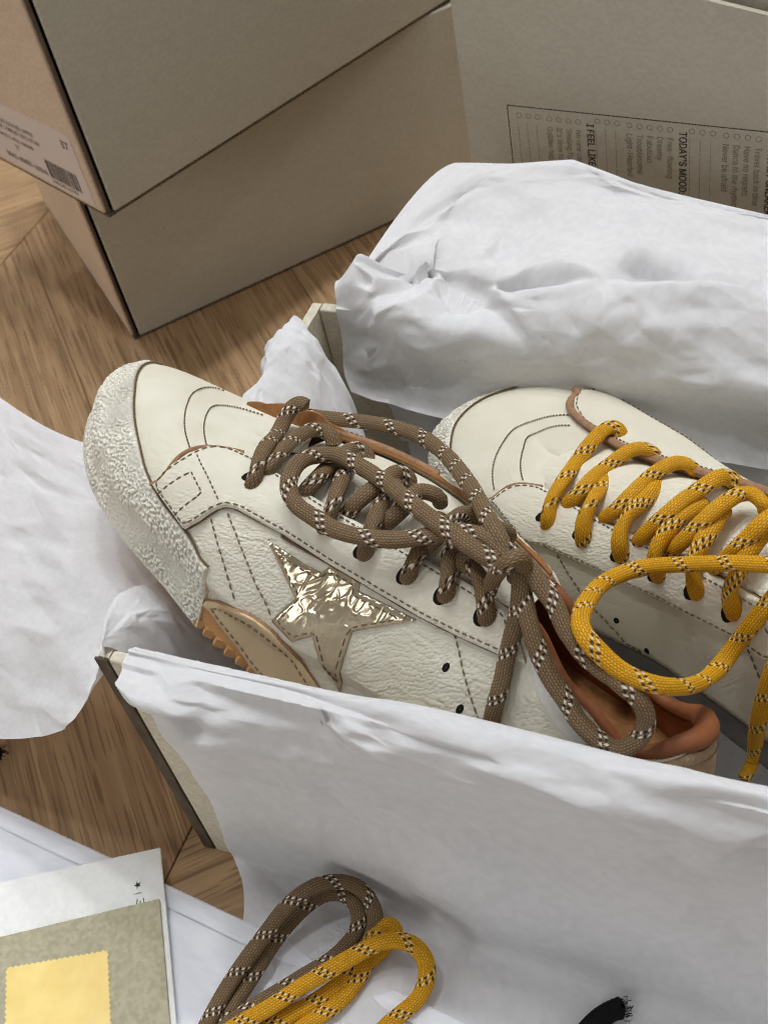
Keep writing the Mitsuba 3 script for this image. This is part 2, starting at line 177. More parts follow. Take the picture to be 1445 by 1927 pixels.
D = {'pose0':{'A':[[-0.82395,-0.18269,0.40477],[0.32598,-0.82816,0.28979],[0.30157,0.39606,0.79264]],'t':[0.17265,0.00509,0.05186],'C':[[-0.0146,0.1168,0.1519],[0.0014,0.1168,0.1465],[0.017,0.1144,0.1427],[-0.0393,0.1044,0.1605],[-0.0199,0.0476,0.1377],[-0.0,0.035,0.1298],[0.0354,0.0244,0.1156],[0.0425,0.0609,0.1618],[0.1,0.0492,0.1556],[0.1383,0.0302,0.1443],[0.0305,0.0401,0.1543],[-0.001,0.0592,0.1647],[0.0058,0.073,0.1653],[0.0678,0.0399,0.1509],[0.1701,0.0234,0.139],[0.0864,0.0255,0.1288],[-0.0459,0.0853,0.1441],[0.1945,0.0316,0.1178],[0.193,0.0437,0.1121],[0.1848,0.0515,0.1034],[0.176,0.0566,0.1013],[0.1648,0.0626,0.1103],[0.1523,0.0675,0.1199],[0.1453,0.0704,0.1293],[0.1381,0.0725,0.1311],[0.1829,0.0302,0.0718],[0.1673,0.0479,0.0729],[0.1413,0.0582,0.0813]],'W':[[-0.01804,0.00427,0.01235],[0.00986,-0.00838,-0.01169],[-0.0031,-0.00048,0.00114],[0.01765,-0.00361,-0.01162],[0.00284,-0.00334,-0.00413],[0.00518,0.00979,0.00546],[-0.0015,-0.00798,-0.00579],[-0.00096,-0.00069,-0.0001],[0.0011,-0.00339,-0.00331],[-0.00074,0.00179,0.00183],[-0.00098,-0.00096,-0.0003],[-0.01056,-0.00545,0.00073],[0.00935,0.00605,0.00035],[0.00071,0.00346,0.00248],[0.0084,0.0073,0.00184],[-0.00032,0.00084,0.00085],[-0.0088,0.0032,0.00694],[-0.00042,0.0012,0.00119],[-0.01898,-0.01583,-0.00361],[0.00327,0.01146,0.00776],[0.0382,0.01347,-0.00776],[-0.04339,-0.02221,0.00316],[0.017,-0.00082,-0.00902],[-0.00727,-0.02589,-0.01759],[-0.00086,0.02369,0.01979],[0.00194,-0.00029,-0.00119],[-0.00792,-0.00255,0.00181],[0.0057,0.00707,0.00298]]},'pose1':{'A':[[-0.76054,-0.4395,0.0503],[0.43963,-0.76205,-0.01124],[0.04918,0.01541,0.87833]],'t':[0.26679,0.04623,0.05656],'C':[[0.0888,0.1683,0.105],[0.1144,0.1629,0.108],[0.136,0.1548,0.1106],[0.159,0.1421,0.1141],[0.055,0.1529,0.0975],[0.0588,0.1435,0.0862],[0.068,0.1678,0.1022],[0.1148,0.103,0.1122],[0.1441,0.0908,0.1182],[0.1011,0.1259,0.1124],[0.1792,0.0699,0.1093],[0.1861,0.0856,0.1387],[0.1539,0.0805,0.0766],[0.1553,0.1128,0.125]],'W':[[-0.01558,0.01599,0.02073],[0.00494,-0.00294,-0.00483],[0.0014,0.00093,7e-05],[-0.00139,0.00162,0.00201],[0.0072,-0.00408,-0.00687],[-0.00626,0.01072,0.01184],[0.01225,-0.0158,-0.01894],[-1e-05,0.00154,0.00127],[-6e-05,0.00055,0.00048],[0.00016,-0.00397,-0.00332],[-1e-05,-5e-05,-3e-05],[0.00015,0.00023,0.00012],[5e-05,-0.00022,-0.0002],[2e-05,-0.00157,-0.0013]]},'P0':{'bump':[[0.4948,0.5398],[0.4679,0.547],[0.4365,0.5306],[0.4058,0.4937],[0.3792,0.4281],[0.3651,0.3922],[0.3469,0.3501],[0.3332,0.3307],[0.3213,0.2995],[0.3156,0.2851],[0.3129,0.2844]],'es_front':[[0.3656,0.3913],[0.369,0.4757],[0.3712,0.5625],[0.3755,0.6425],[0.3773,0.6898],[0.3751,0.723],[0.3689,0.7484],[0.3602,0.757]],'throat':[[0.3582,0.7561],[0.3375,0.7504],[0.3257,0.7433],[0.3056,0.7267],[0.2866,0.7042],[0.2696,0.6864],[0.2591,0.679],[0.2146,0.6466],[0.202,0.647],[0.185,0.633],[0.1663,0.6474],[0.1565,0.6245]],'es_back':[[0.1545,0.6173],[0.1454,0.5641],[0.1356,0.5011],[0.148,0.4901]],'lower':[[0.3332,0.3307],[0.3288,0.4036],[0.3267,0.4761],[0.3244,0.5112],[0.3184,0.529],[0.3046,0.5323],[0.2858,0.5277],[0.2863,0.5273],[0.254,0.499],[0.222,0.4793],[0.1959,0.4719],[0.1713,0.477],[0.1481,0.491]],'collar':[[0.1409,0.6177],[0.1307,0.5766],[0.1244,0.5409],[0.1132,0.4967],[0.0984,0.4795],[0.0821,0.4511],[0.0726,0.4375]],'qback':[[0.1353,0.4973],[0.1322,0.4896],[0.1247,0.4411],[0.1157,0.4065],[0.1073,0.3904],[0.0999,0.3839]],'heel':[[0.0682,0.6068],[0.0493,0.6259],[0.029,0.6157],[0.0094,0.576],[0.0029,0.541],[0.9875,0.4717],[0.9875,0.4458],[0.0092,0.4589]],'star':[[0.2924,0.4843],[0.2671,0.4622],[0.2557,0.4604],[0.2544,0.4976],[0.235,0.4844],[0.233,0.4552],[0.1965,0.4556],[0.2238,0.3372],[0.2149,0.1186],[0.2418,0.2737],[0.2505,0.2301],[0.2663,0.2509],[0.26,0.35]],'tan_top':[[0.3081,0.1295],[0.3043,0.1496],[0.2993,0.1751],[0.2938,0.1996],[0.2884,0.2178],[0.2834,0.2283],[0.2786,0.2334],[0.2739,0.2351],[0.2694,0.2345],[0.2648,0.232],[0.2604,0.2272],[0.2561,0.2189],[0.2518,0.2062],[0.2477,0.1893],[0.2437,0.1704],[0.2395,0.1521],[0.2353,0.1351],[0.2311,0.1187],[0.227,0.1025],[0.2229,0.0864],[0.2189,0.0707],[0.2152,0.0563],[0.2122,0.0447]],'tan_mid':[[0.3095,0.0987],[0.3034,0.1039],[0.2928,0.0838],[0.2803,0.061],[0.2685,0.0282],[0.2537,0.0]],'st_toe1':[[0.5603,0.6767],[0.5576,0.6774],[0.5529,0.6845],[0.5462,0.7006],[0.5378,0.7227],[0.5283,0.7451],[0.5181,0.7637],[0.5073,0.7759],[0.4961,0.781],[0.4846,0.7792],[0.4732,0.7718],[0.4622,0.7608],[0.4518,0.7479],[0.442,0.7345],[0.4329,0.7211],[0.4245,0.7081],[0.4167,0.6954],[0.4094,0.6831],[0.4027,0.6712],[0.3965,0.6598],[0.3909,0.6493],[0.3861,0.6401],[0.3823,0.633]],'st_toe2':[[0.5801,0.8232],[0.5774,0.8243],[0.5735,0.8255],[0.5689,0.8269],[0.5638,0.8288],[0.558,0.8316],[0.5514,0.836],[0.5439,0.842],[0.5352,0.849],[0.5251,0.8558],[0.5134,0.8601],[0.5003,0.8598],[0.4863,0.8534],[0.4718,0.8411],[0.4578,0.8247],[0.4445,0.8063],[0.4323,0.7873],[0.4212,0.7685],[0.4112,0.7504],[0.4022,0.7332],[0.3943,0.7173],[0.3877,0.7037],[0.3828,0.6934]],'st_a':[[0.3255,0.4358],[0.3152,0.3832],[0.3051,0.331],[0.298,0.2863],[0.2891,0.2348]],'st_b':[[0.321,0.4939],[0.3098,0.4525],[0.2963,0.3914],[0.2822,0.3219],[0.2727,0.288],[0.2671,0.2601]],'st_rear':[[0.1758,0.4773],[0.1694,0.4425],[0.1613,0.3963],[0.1526,0.3549],[0.1403,0.3039],[0.1322,0.2715]],'st_es':[[0.3693,0.6207],[0.3503,0.5769],[0.3371,0.5402],[0.329,0.5167]],'st_sq':[[0.3582,0.3836],[0.3573,0.5483],[0.3397,0.5025],[0.3425,0.3473]],'vents':[[0.1701,0.3799],[0.1528,0.3052]],'eyes':[[0.3331,0.6731],[0.2745,0.6341],[0.2446,0.591],[0.2154,0.5735],[0.191,0.5682],[0.1661,0.5698]]},'P1':{'bump':[[0.6461,0.4765],[0.607,0.4991],[0.5667,0.5351],[0.5439,0.5675],[0.5069,0.5942],[0.4769,0.5444],[0.4542,0.5597]],'es_front':[[0.6316,0.5508],[0.6323,0.5845],[0.6295,0.6499],[0.6296,0.7172],[0.6351,0.7494],[0.6429,0.7712]],'throat':[[0.6314,0.7317],[0.6423,0.7736],[0.6639,0.7697],[0.6968,0.746],[0.737,0.7076],[0.7702,0.6686],[0.7824,0.6671],[0.8039,0.6539],[0.8247,0.6434],[0.8446,0.6382]],'far_throat':[[0.4003,0.6414],[0.405,0.7682],[0.4001,0.838],[0.3862,0.8764],[0.3413,0.9144],[0.2977,0.939],[0.2597,0.9275]],'es_frontlow':[[0.6316,0.5508],[0.6422,0.5425],[0.6612,0.5059],[0.6753,0.476]],'lower':[[0.6779,0.4711],[0.6932,0.5049],[0.7162,0.5038],[0.7365,0.4984],[0.7628,0.4825],[0.7972,0.4719],[0.8311,0.4786],[0.8557,0.4693]],'st_toe1':[[0.4107,0.7941],[0.4151,0.799],[0.4212,0.8061],[0.4285,0.8153],[0.4368,0.826],[0.446,0.8378],[0.4563,0.8502],[0.4679,0.8621],[0.481,0.8717],[0.4953,0.8762],[0.5103,0.8733],[0.5252,0.8621],[0.5392,0.8438],[0.5517,0.821],[0.5628,0.7959],[0.5726,0.7702],[0.5815,0.7447],[0.5897,0.7198],[0.5975,0.6956],[0.6049,0.6724],[0.6119,0.6507],[0.6183,0.6315],[0.6236,0.6163]],'st_toe2':[[0.4117,0.8491],[0.4153,0.8518],[0.4203,0.8561],[0.4261,0.862],[0.4326,0.8696],[0.4396,0.8786],[0.4475,0.8888],[0.4565,0.9001],[0.4672,0.9116],[0.4801,0.9217],[0.4955,0.9276],[0.5128,0.9267],[0.5303,0.9177],[0.5463,0.9024],[0.56,0.8837],[0.5715,0.8641],[0.5813,0.8449],[0.59,0.8264],[0.5979,0.8088],[0.6052,0.7922],[0.6121,0.777],[0.6182,0.7637],[0.6231,0.7534]],'st_a':[[0.7026,0.4867],[0.7144,0.4277],[0.7264,0.369],[0.7263,0.3628],[0.7399,0.3083],[0.7478,0.2818],[0.7618,0.2266],[0.7752,0.1171]],'st_rear':[[0.8419,0.4668],[0.8477,0.4324],[0.8547,0.3925]],'vents':[[0.7551,0.2998],[0.7774,0.226]],'eyes':[[0.6748,0.6388],[0.7077,0.636],[0.7411,0.6056],[0.7704,0.5781],[0.7979,0.5703],[0.8263,0.5596]],'far_eyes':[[0.3562,0.7923],[0.3159,0.8356],[0.2761,0.8104],[0.2428,0.7233],[0.1953,0.9297]],'far_es_notch':[[0.3591,0.6359],[0.3595,0.6917],[0.3549,0.7252]]},'LB':[[[0.0389,0.0568,0.16],[0.0419,0.0549,0.1648],[0.042,0.0586,0.1667],[0.0368,0.0773,0.1597],[0.0325,0.0935,0.1529],[0.0342,0.0973,0.1552],[0.0362,0.0992,0.1558],[0.0385,0.0995,0.1549]],[[0.0422,0.0614,0.1614],[0.0448,0.061,0.1647],[0.0443,0.0702,0.1627],[0.0422,0.0849,0.155],[0.0446,0.0921,0.1518],[0.0475,0.0933,0.1502],[0.0503,0.0921,0.1491],[0.0511,0.0908,0.1474]],[[0.0666,0.0835,0.1498],[0.0652,0.085,0.1516],[0.063,0.0846,0.153],[0.0616,0.0806,0.1552],[0.0611,0.0733,0.1585],[0.0619,0.0616,0.1639],[0.0602,0.0567,0.1636],[0.0571,0.0565,0.1597]],[[0.0858,0.0737,0.1532],[0.0849,0.0743,0.1554],[0.0831,0.074,0.1568],[0.0818,0.0701,0.1591],[0.0811,0.0614,0.1634],[0.0791,0.0572,0.1635],[0.0765,0.0539,0.1618],[0.0727,0.0529,0.1572]],[[0.0996,0.0653,0.156],[0.0991,0.0649,0.159],[0.0971,0.0644,0.1607],[0.0946,0.0631,0.162],[0.0933,0.0576,0.1635],[0.0915,0.0532,0.1628],[0.0886,0.0511,0.1604],[0.0842,0.051,0.1556]],[[0.1125,0.0587,0.1564],[0.1121,0.0582,0.1602],[0.1105,0.0566,0.1623],[0.1086,0.0527,0.1633],[0.1071,0.0495,0.1627],[0.1045,0.0466,0.1606],[0.1017,0.0457,0.1575],[0.0981,0.0464,0.1523]],[[0.1243,0.0556,0.1566],[0.124,0.0541,0.1606],[0.1225,0.0527,0.1628],[0.1204,0.0491,0.163],[0.1181,0.0456,0.1617],[0.1155,0.0428,0.1595],[0.1129,0.042,0.1561],[0.1099,0.0427,0.1507]],[[0.0666,0.0494,0.1542],[0.07,0.0465,0.1607],[0.0711,0.0488,0.1637],[0.0707,0.0547,0.1646],[0.0682,0.0642,0.1618],[0.0649,0.0758,0.1549],[0.0642,0.083,0.1513]],[[0.0808,0.0451,0.1497],[0.0839,0.042,0.1566],[0.0848,0.0436,0.1601],[0.0851,0.0478,0.162],[0.0849,0.0544,0.162],[0.0844,0.0614,0.1605],[0.0839,0.0685,0.1573]],[[0.0956,0.0416,0.1462],[0.0986,0.0384,0.1533],[0.0998,0.0393,0.1566],[0.1009,0.042,0.1586],[0.1016,0.0466,0.1588],[0.1024,0.0519,0.1591],[0.1028,0.0569,0.1585]],[[0.1085,0.0382,0.1442],[0.1113,0.0351,0.1519],[0.1118,0.0358,0.1551],[0.1115,0.0384,0.1568],[0.1106,0.0427,0.1584],[0.1107,0.0475,0.1588],[0.1112,0.053,0.1588]],[[0.1228,0.0348,0.1428],[0.1245,0.0316,0.1505],[0.1241,0.033,0.1541],[0.1229,0.0358,0.1564],[0.1204,0.0387,0.1584],[0.1164,0.0418,0.1575],[0.1126,0.0438,0.1563]]],'LY':[[[0.1204,0.1012,0.1109],[0.122,0.0984,0.1168],[0.122,0.103,0.1206],[0.1232,0.108,0.1222],[0.1246,0.1151,0.1223],[0.1257,0.1238,0.1203],[0.1277,0.1293,0.1216],[0.13,0.1358,0.122],[0.1323,0.1403,0.1218],[0.1353,0.1419,0.1211],[0.1369,0.1412,0.1193],[0.1369,0.1417,0.1159]],[[0.1523,0.1297,0.1212],[0.1514,0.1288,0.1242],[0.1492,0.1289,0.1256],[0.1464,0.1286,0.1258],[0.1434,0.1269,0.1256],[0.1408,0.1241,0.1251],[0.1377,0.1207,0.1239],[0.1352,0.1164,0.1239],[0.1334,0.1105,0.1249],[0.1315,0.1065,0.1242],[0.1291,0.1045,0.122],[0.1264,0.1059,0.1175]],[[0.167,0.1208,0.1263],[0.1661,0.1198,0.1292],[0.164,0.1199,0.1305],[0.1611,0.1194,0.1309],[0.1584,0.1171,0.1312],[0.1558,0.1145,0.1308],[0.1528,0.1106,0.1299],[0.151,0.1047,0.131],[0.149,0.1001,0.1309],[0.1468,0.0974,0.1291],[0.144,0.0969,0.126],[0.1413,0.0985,0.1209]],[[0.1811,0.1123,0.1314],[0.1801,0.1129,0.1334],[0.178,0.1122,0.1349],[0.1754,0.1084,0.1371],[0.1725,0.1034,0.1381],[0.1696,0.0996,0.1379],[0.1665,0.0952,0.1375],[0.1638,0.0917,0.1362],[0.1606,0.0898,0.133],[0.1576,0.0887,0.1288],[0.1545,0.0905,0.1224]],[[0.1933,0.0945,0.1412],[0.1924,0.0941,0.1444],[0.1901,0.0969,0.144],[0.1874,0.0992,0.1428],[0.1844,0.0982,0.1428],[0.1819,0.0952,0.143],[0.1789,0.0912,0.1425],[0.1762,0.0877,0.1411],[0.1736,0.0856,0.1384],[0.1711,0.0839,0.1352],[0.1685,0.084,0.1307],[0.1661,0.0861,0.1245]],[[0.1981,0.0857,0.1505],[0.195,0.0833,0.1503],[0.1931,0.0809,0.1494],[0.1908,0.0792,0.1465],[0.1886,0.0778,0.1438],[0.1861,0.0772,0.1399],[0.1836,0.0772,0.1353],[0.1809,0.0797,0.1281]],[[0.135,0.0948,0.1133],[0.1361,0.0912,0.1206],[0.136,0.0938,0.1243],[0.1367,0.0983,0.1262],[0.1372,0.1049,0.1252],[0.1378,0.1134,0.1228],[0.1381,0.1234,0.1186]],[[0.1498,0.0884,0.1145],[0.1502,0.0852,0.1213],[0.1495,0.0863,0.1254],[0.1496,0.0898,0.1283],[0.1511,0.0943,0.1304],[0.1532,0.0986,0.1308],[0.1553,0.1033,0.1304],[0.1561,0.1112,0.1278],[0.1558,0.1168,0.1256]],[[0.163,0.0829,0.1146],[0.1631,0.0796,0.1213],[0.1621,0.0804,0.1263],[0.1625,0.0825,0.1298],[0.1639,0.0856,0.1323],[0.1655,0.0888,0.1341],[0.1675,0.0921,0.1351],[0.1704,0.0957,0.1353],[0.1728,0.1007,0.1342]],[[0.1765,0.0769,0.1173],[0.1764,0.0735,0.1244],[0.1753,0.0746,0.1291],[0.1751,0.0768,0.1326],[0.1758,0.0798,0.1353],[0.1769,0.0828,0.1374],[0.1782,0.0864,0.1383],[0.1794,0.0909,0.1389],[0.1805,0.0955,0.1373]],[[0.1887,0.0701,0.119],[0.1888,0.0666,0.1261],[0.1877,0.0672,0.131],[0.1876,0.0686,0.1344],[0.1887,0.0706,0.1377],[0.1901,0.0741,0.1409],[0.1917,0.0774,0.1435],[0.1936,0.0816,0.1446],[0.1954,0.086,0.1443]]],'LBx':{'long':[[0.03,0.1054,0.1431],[0.0321,0.1074,0.1421],[0.0361,0.1099,0.1394],[0.0421,0.1119,0.1375],[0.0484,0.1131,0.1366],[0.0549,0.1136,0.1362],[0.0622,0.1129,0.1364],[0.0723,0.1104,0.1369],[0.0816,0.1048,0.1384],[0.0925,0.0932,0.1446],[0.1035,0.0782,0.1532],[0.1129,0.0641,0.1614],[0.1203,0.0522,0.1675],[0.1253,0.0458,0.1684],[0.1283,0.0429,0.1662],[0.1303,0.0414,0.1635]],'bow':[[0.1324,0.04,0.1643],[0.1292,0.0413,0.1657],[0.1259,0.0431,0.167],[0.1228,0.0445,0.1679],[0.1191,0.0451,0.1682],[0.1153,0.0453,0.1682],[0.11,0.0443,0.1675],[0.105,0.0429,0.1667],[0.0981,0.0408,0.1658],[0.091,0.0395,0.1656],[0.0835,0.0391,0.1658],[0.0756,0.0398,0.1665],[0.0688,0.0418,0.168],[0.0624,0.0443,0.1693],[0.0595,0.047,0.1703],[0.0576,0.0504,0.171],[0.0568,0.0545,0.1712],[0.0572,0.0607,0.1704],[0.0602,0.0662,0.168],[0.0652,0.069,0.1662],[0.0724,0.0672,0.1656],[0.0795,0.0634,0.1667],[0.0868,0.0587,0.1683],[0.0941,0.0535,0.1695],[0.1009,0.049,0.1702],[0.1067,0.0456,0.1703],[0.1128,0.0428,0.1699],[0.1191,0.0401,0.1687],[0.1242,0.0387,0.167],[0.1273,0.0383,0.1659]],'loop':[[0.1319,0.0389,0.1668],[0.1351,0.0388,0.166],[0.1402,0.0355,0.1631],[0.1455,0.0316,0.1597],[0.1495,0.027,0.1558],[0.1523,0.0249,0.1538],[0.1553,0.0227,0.1521],[0.1586,0.0212,0.151],[0.162,0.0198,0.1501],[0.1651,0.0188,0.1493],[0.1678,0.0176,0.1481],[0.1704,0.0171,0.1465],[0.1723,0.0163,0.1442],[0.1737,0.0155,0.1415],[0.1743,0.0145,0.1386],[0.174,0.0131,0.1357],[0.1728,0.0117,0.133],[0.171,0.0105,0.131],[0.1691,0.0094,0.1296],[0.1667,0.009,0.129],[0.1631,0.0097,0.1297],[0.16,0.0108,0.1309],[0.157,0.0121,0.1327],[0.1548,0.0133,0.1343],[0.1526,0.0151,0.1365],[0.1502,0.0167,0.1389],[0.1478,0.0182,0.1412],[0.1458,0.0197,0.1436],[0.1436,0.0216,0.1466],[0.1413,0.0241,0.1504],[0.1393,0.0269,0.154],[0.137,0.0309,0.158],[0.1348,0.0353,0.1616],[0.1329,0.0385,0.1643]],'tail':[[0.1305,0.0383,0.1663],[0.1322,0.0379,0.1658],[0.1342,0.0365,0.1647],[0.1352,0.034,0.1621],[0.1353,0.0314,0.1579],[0.1348,0.0295,0.1542],[0.1342,0.0281,0.1509],[0.1334,0.0266,0.1476],[0.1326,0.0245,0.1437],[0.132,0.022,0.1398],[0.1315,0.0194,0.1358],[0.1307,0.0175,0.1323],[0.1297,0.0158,0.1281],[0.1285,0.0145,0.1225],[0.1264,0.0135,0.1129],[0.1241,0.0127,0.1025]],'knot':[[0.1244,0.0363,0.1546],[0.1258,0.0361,0.1591],[0.1281,0.0356,0.1646],[0.1311,0.0349,0.17],[0.1334,0.0352,0.1725],[0.1348,0.0365,0.172],[0.1355,0.0373,0.1695],[0.1342,0.038,0.1643],[0.1317,0.0403,0.158]]},'LYx':{'loop':[[0.2042,0.0652,0.1519],[0.1977,0.0659,0.1506],[0.1925,0.067,0.1483],[0.1852,0.0689,0.1445],[0.1777,0.0705,0.1402],[0.1698,0.0719,0.1362],[0.1619,0.0725,0.1324],[0.1564,0.0711,0.1305],[0.1519,0.0651,0.1326],[0.1505,0.0542,0.1404],[0.1512,0.0425,0.1493],[0.1521,0.0347,0.1547],[0.1533,0.0288,0.1576],[0.1556,0.0247,0.1581],[0.1576,0.023,0.1573],[0.1595,0.0221,0.1561],[0.1637,0.0206,0.1533],[0.1686,0.0197,0.1508],[0.1745,0.0202,0.1481],[0.1795,0.0241,0.1427],[0.1838,0.0341,0.1312],[0.1864,0.045,0.1213],[0.1886,0.0533,0.1173],[0.1922,0.0584,0.1226],[0.1954,0.0599,0.1298],[0.199,0.0621,0.1373],[0.2033,0.0656,0.1435]],'tail':[[0.2052,0.0537,0.1305],[0.2038,0.0525,0.1238],[0.2026,0.0517,0.1163],[0.2018,0.0511,0.11],[0.2013,0.0505,0.105],[0.2008,0.0497,0.0986],[0.2004,0.0494,0.0914],[0.2001,0.0502,0.0823],[0.2,0.0495,0.0762],[0.2,0.0482,0.0736]],'aglet':[[0.2,0.0482,0.0736],[0.1999,0.0473,0.0725],[0.1995,0.0461,0.0715],[0.1988,0.0446,0.0705],[0.1982,0.0433,0.0698]]},'loose':{'brown_a':[[0.0372,-0.0698,0.013],[0.0373,-0.0655,0.013],[0.0384,-0.0563,0.0139],[0.0413,-0.045,0.0158],[0.0459,-0.0343,0.0194],[0.0505,-0.0241,0.0229],[0.0562,-0.0162,0.0254],[0.0616,-0.0101,0.024],[0.0673,-0.0068,0.0214],[0.0736,-0.0065,0.0189],[0.0781,-0.0092,0.0163],[0.0812,-0.014,0.0139],[0.0822,-0.0189,0.0126],[0.082,-0.0236,0.0116],[0.0809,-0.0287,0.011]],'brown_b':[[0.041,-0.0676,0.01],[0.0414,-0.0631,0.01],[0.0429,-0.052,0.01],[0.0452,-0.0417,0.0109],[0.0477,-0.031,0.0118],[0.0511,-0.0219,0.0128],[0.0556,-0.0143,0.0137],[0.0613,-0.0095,0.0143],[0.0675,-0.0086,0.0148],[0.0719,-0.0103,0.0144],[0.0752,-0.0148,0.0135],[0.0755,-0.0203,0.0125],[0.0736,-0.0255,0.0116],[0.0713,-0.0295,0.011],[0.068,-0.0341,0.011],[0.0645,-0.038,0.0111],[0.0606,-0.043,0.0116],[0.0568,-0.0478,0.0121],[0.0533,-0.0524,0.0126],[0.0498,-0.0567,0.013],[0.045,-0.0629,0.0125],[0.0421,-0.0676,0.012]],'yellow_a':[[0.0454,-0.0667,0.014],[0.0497,-0.0627,0.0158],[0.0578,-0.0552,0.0174],[0.0654,-0.0467,0.0186],[0.0727,-0.0392,0.0198],[0.0791,-0.0329,0.021],[0.0846,-0.0274,0.0216],[0.09,-0.0232,0.0216],[0.0955,-0.0209,0.0204],[0.1007,-0.0212,0.0184],[0.1048,-0.0245,0.016],[0.106,-0.0298,0.013],[0.1047,-0.0349,0.0108],[0.1015,-0.0403,0.0102],[0.0979,-0.0457,0.01],[0.0959,-0.0496,0.01]],'yellow_b':[[0.0556,-0.0621,0.01],[0.0592,-0.0576,0.01],[0.0686,-0.0483,0.0102],[0.0764,-0.0384,0.0108],[0.0825,-0.0294,0.011],[0.086,-0.0232,0.011],[0.0884,-0.0183,0.0115],[0.0888,-0.0151,0.0121],[0.0866,-0.0142,0.0127],[0.0843,-0.016,0.013],[0.0824,-0.0207,0.013],[0.0826,-0.0258,0.0125],[0.0828,-0.0309,0.0119],[0.0814,-0.0363,0.0107],[0.0794,-0.0417,0.01],[0.0762,-0.0471,0.01],[0.0706,-0.0541,0.01],[0.0681,-0.0577,0.01]]}}

# ------------------------------------------------------------------ the floor: oak chevron planks
def clip_poly(poly, w):
    return [g for g in [shapely.intersection(poly, w)] if not g.is_empty]
obj('floor', box(-1.3, 1.3, -0.7, 2.0, -0.02, -0.006), 'seam_dark', kind='structure')
rng = np.random.default_rng(5)
X0, CW, PW = -0.3245, 0.3145, 0.142
for c in range(-3, 5):
    xa, xb = X0 + c * CW, X0 + (c + 1) * CW
    g = np.array([-0.690, 0.724]) if c % 2 == 0 else np.array([0.735, 0.678])
    pr = np.array([-g[1], g[0]])
    if pr[1] < 0: pr = -pr
    off = 0.0203 if c % 2 == 0 else 0.035
    for k in range(-14, 32):
        a, b = k * PW + off + 0.00012, (k + 1) * PW + off - 0.00012
        slope = g[1] / g[0]
        def yat(x, q): return (q - pr[0] * x) / pr[1]
        pts = np.array([[xa + .0003, yat(xa, a)], [xb - .0003, yat(xb, a)], [xb - .0003, yat(xb, b)], [xa + .0003, yat(xa, b)]])
        if pts[:, 1].max() < -0.55 or pts[:, 1].min() > 1.7: continue
        pin = np.array(Polygon(pts).buffer(-0.0003, join_style=2).exterior.coords)[:-1]
        if len(pin) != 4: continue
        pin = np.array([min(pin, key=lambda q: np.hypot(*(q - p))) for p in pts])
        lift = rng.uniform(-0.0001, 0.0001)
        V = np.vstack([np.c_[pin, [lift] * 4], np.c_[pts, [lift - 0.0006] * 4], np.c_[pts, [-0.007] * 4]])
        F = [[0, 1, 2, 3]] + [[4 + i, 4 + (i + 1) % 4, (i + 1) % 4, i] for i in range(4)] + [[8 + i, 8 + (i + 1) % 4, 4 + (i + 1) % 4, 4 + i] for i in range(4)]
        o = rng.uniform(0, 20, 2)
        obj('plank', (V, np.array(F)), 'oak', 'floor', uv=np.c_[V[:, :2] @ g + o[0], V[:, :2] @ pr + o[1]])
# ------------------------------------------------------------------ boxes
WT = 0.0045
bx = thing('shoe_box', 'open grey shoe box holding both sneakers and lined with white tissue', 'shoe box')
BL, BD, BH = 0.33, 0.183, 0.130
obj('front_wall', box(0.0045, BL, 0.0, WT, 0.0, BH, r=0.0012), 'pale_card', bx, smooth=40)
wl = [(.0012, 0), (BD, 0), (BD, BH - .0006), (.132, BH - .0006)] + [(y_, BH - .0006 - .05 * math.sin(math.pi * (y_ - .012) / .12) ** 1.0) for y_ in np.linspace(.131, .013, 24)] + [(.012, BH - .0006), (.0012, BH - .0006)]
sw = trimesh.creation.extrude_polygon(Polygon(wl), WT - .0004, engine='earcut'); sw.vertices = sw.vertices[:, [2, 0, 1]]; sw.invert(); sw.fix_normals()
obj('side_wall', sw, 'pale_card', bx)
obj('wall_edge', box(-0.0011, WT - 0.0008, 0.0002, 0.0011, 0.0, BH - .0012), 'card_edge', bx)
obj('side_wall', box(BL - WT, BL - .0003, WT + .0003, BD, 0.0, BH - .0006, r=0.001), 'pale_card', bx, smooth=40)
obj('back_wall', box(WT, BL - WT - .0003, BD - WT, BD + .0003, 0.0, BH, r=0.001), 'pale_card', bx, smooth=40)
obj('base', box(WT, BL - WT, WT, BD - WT, 0.001, 0.004), 'grey_card', bx)
def closed_box(label, M, L, W, H, front, side, gap=0.0045):
    t = thing('shoe_box', label, 'shoe box')
    obj('core', box(gap, L - gap, gap, W - gap, 0.001, H - .002, M), 'dark_core', t)
    obj('front_panel', box(gap, L, 0.0, 0.0025, 0.0015, H, M, r=0.0009), front, t, smooth=40)
    obj('side_panel', box(0.0, 0.0025, gap * .7, W, 0.0015, H, M, r=0.0009), side, t, smooth=40)
    obj('corner_fold', box(0.0012, 0.0030, gap * .25, gap * .62, 0.001, H - .001, M, r=0.0006), 'card_edge', t, smooth=40)
    obj('side_panel', box(L - .0025, L - .0003, 0.003, W - .003, 0.0015, H - .0005, M), side, t)
    obj('back_panel', box(0.003, L - .003, W - .0025, W - .0004, 0.0015, H - .0005, M), front, t)
    obj('bottom_panel', box(.0006, L - .001, 0.0006, W - .001, 0.0, 0.0013, M), 'card_edge', t)
    obj('top_panel', box(.003, L - .003, 0.003, W - .003, H - .0024, H - .0008, M), front, t)
    return t
LBM = frame((-0.1899, 0.2835, 0.0), 48.6)
closed_box('closed grey-brown shoe box on the floor beneath the labelled box', LBM, 0.33, 0.19, 0.1175, 'grey_card', 'rose_card')
UBM = frame((-0.1382, 0.2432, 0.1177), 65.3)
ub = closed_box('upper closed shoe box of the stack with a barcode sticker on its pinkish end', UBM, 0.33, 0.19, 0.13, 'grey_card', 'rose_card')
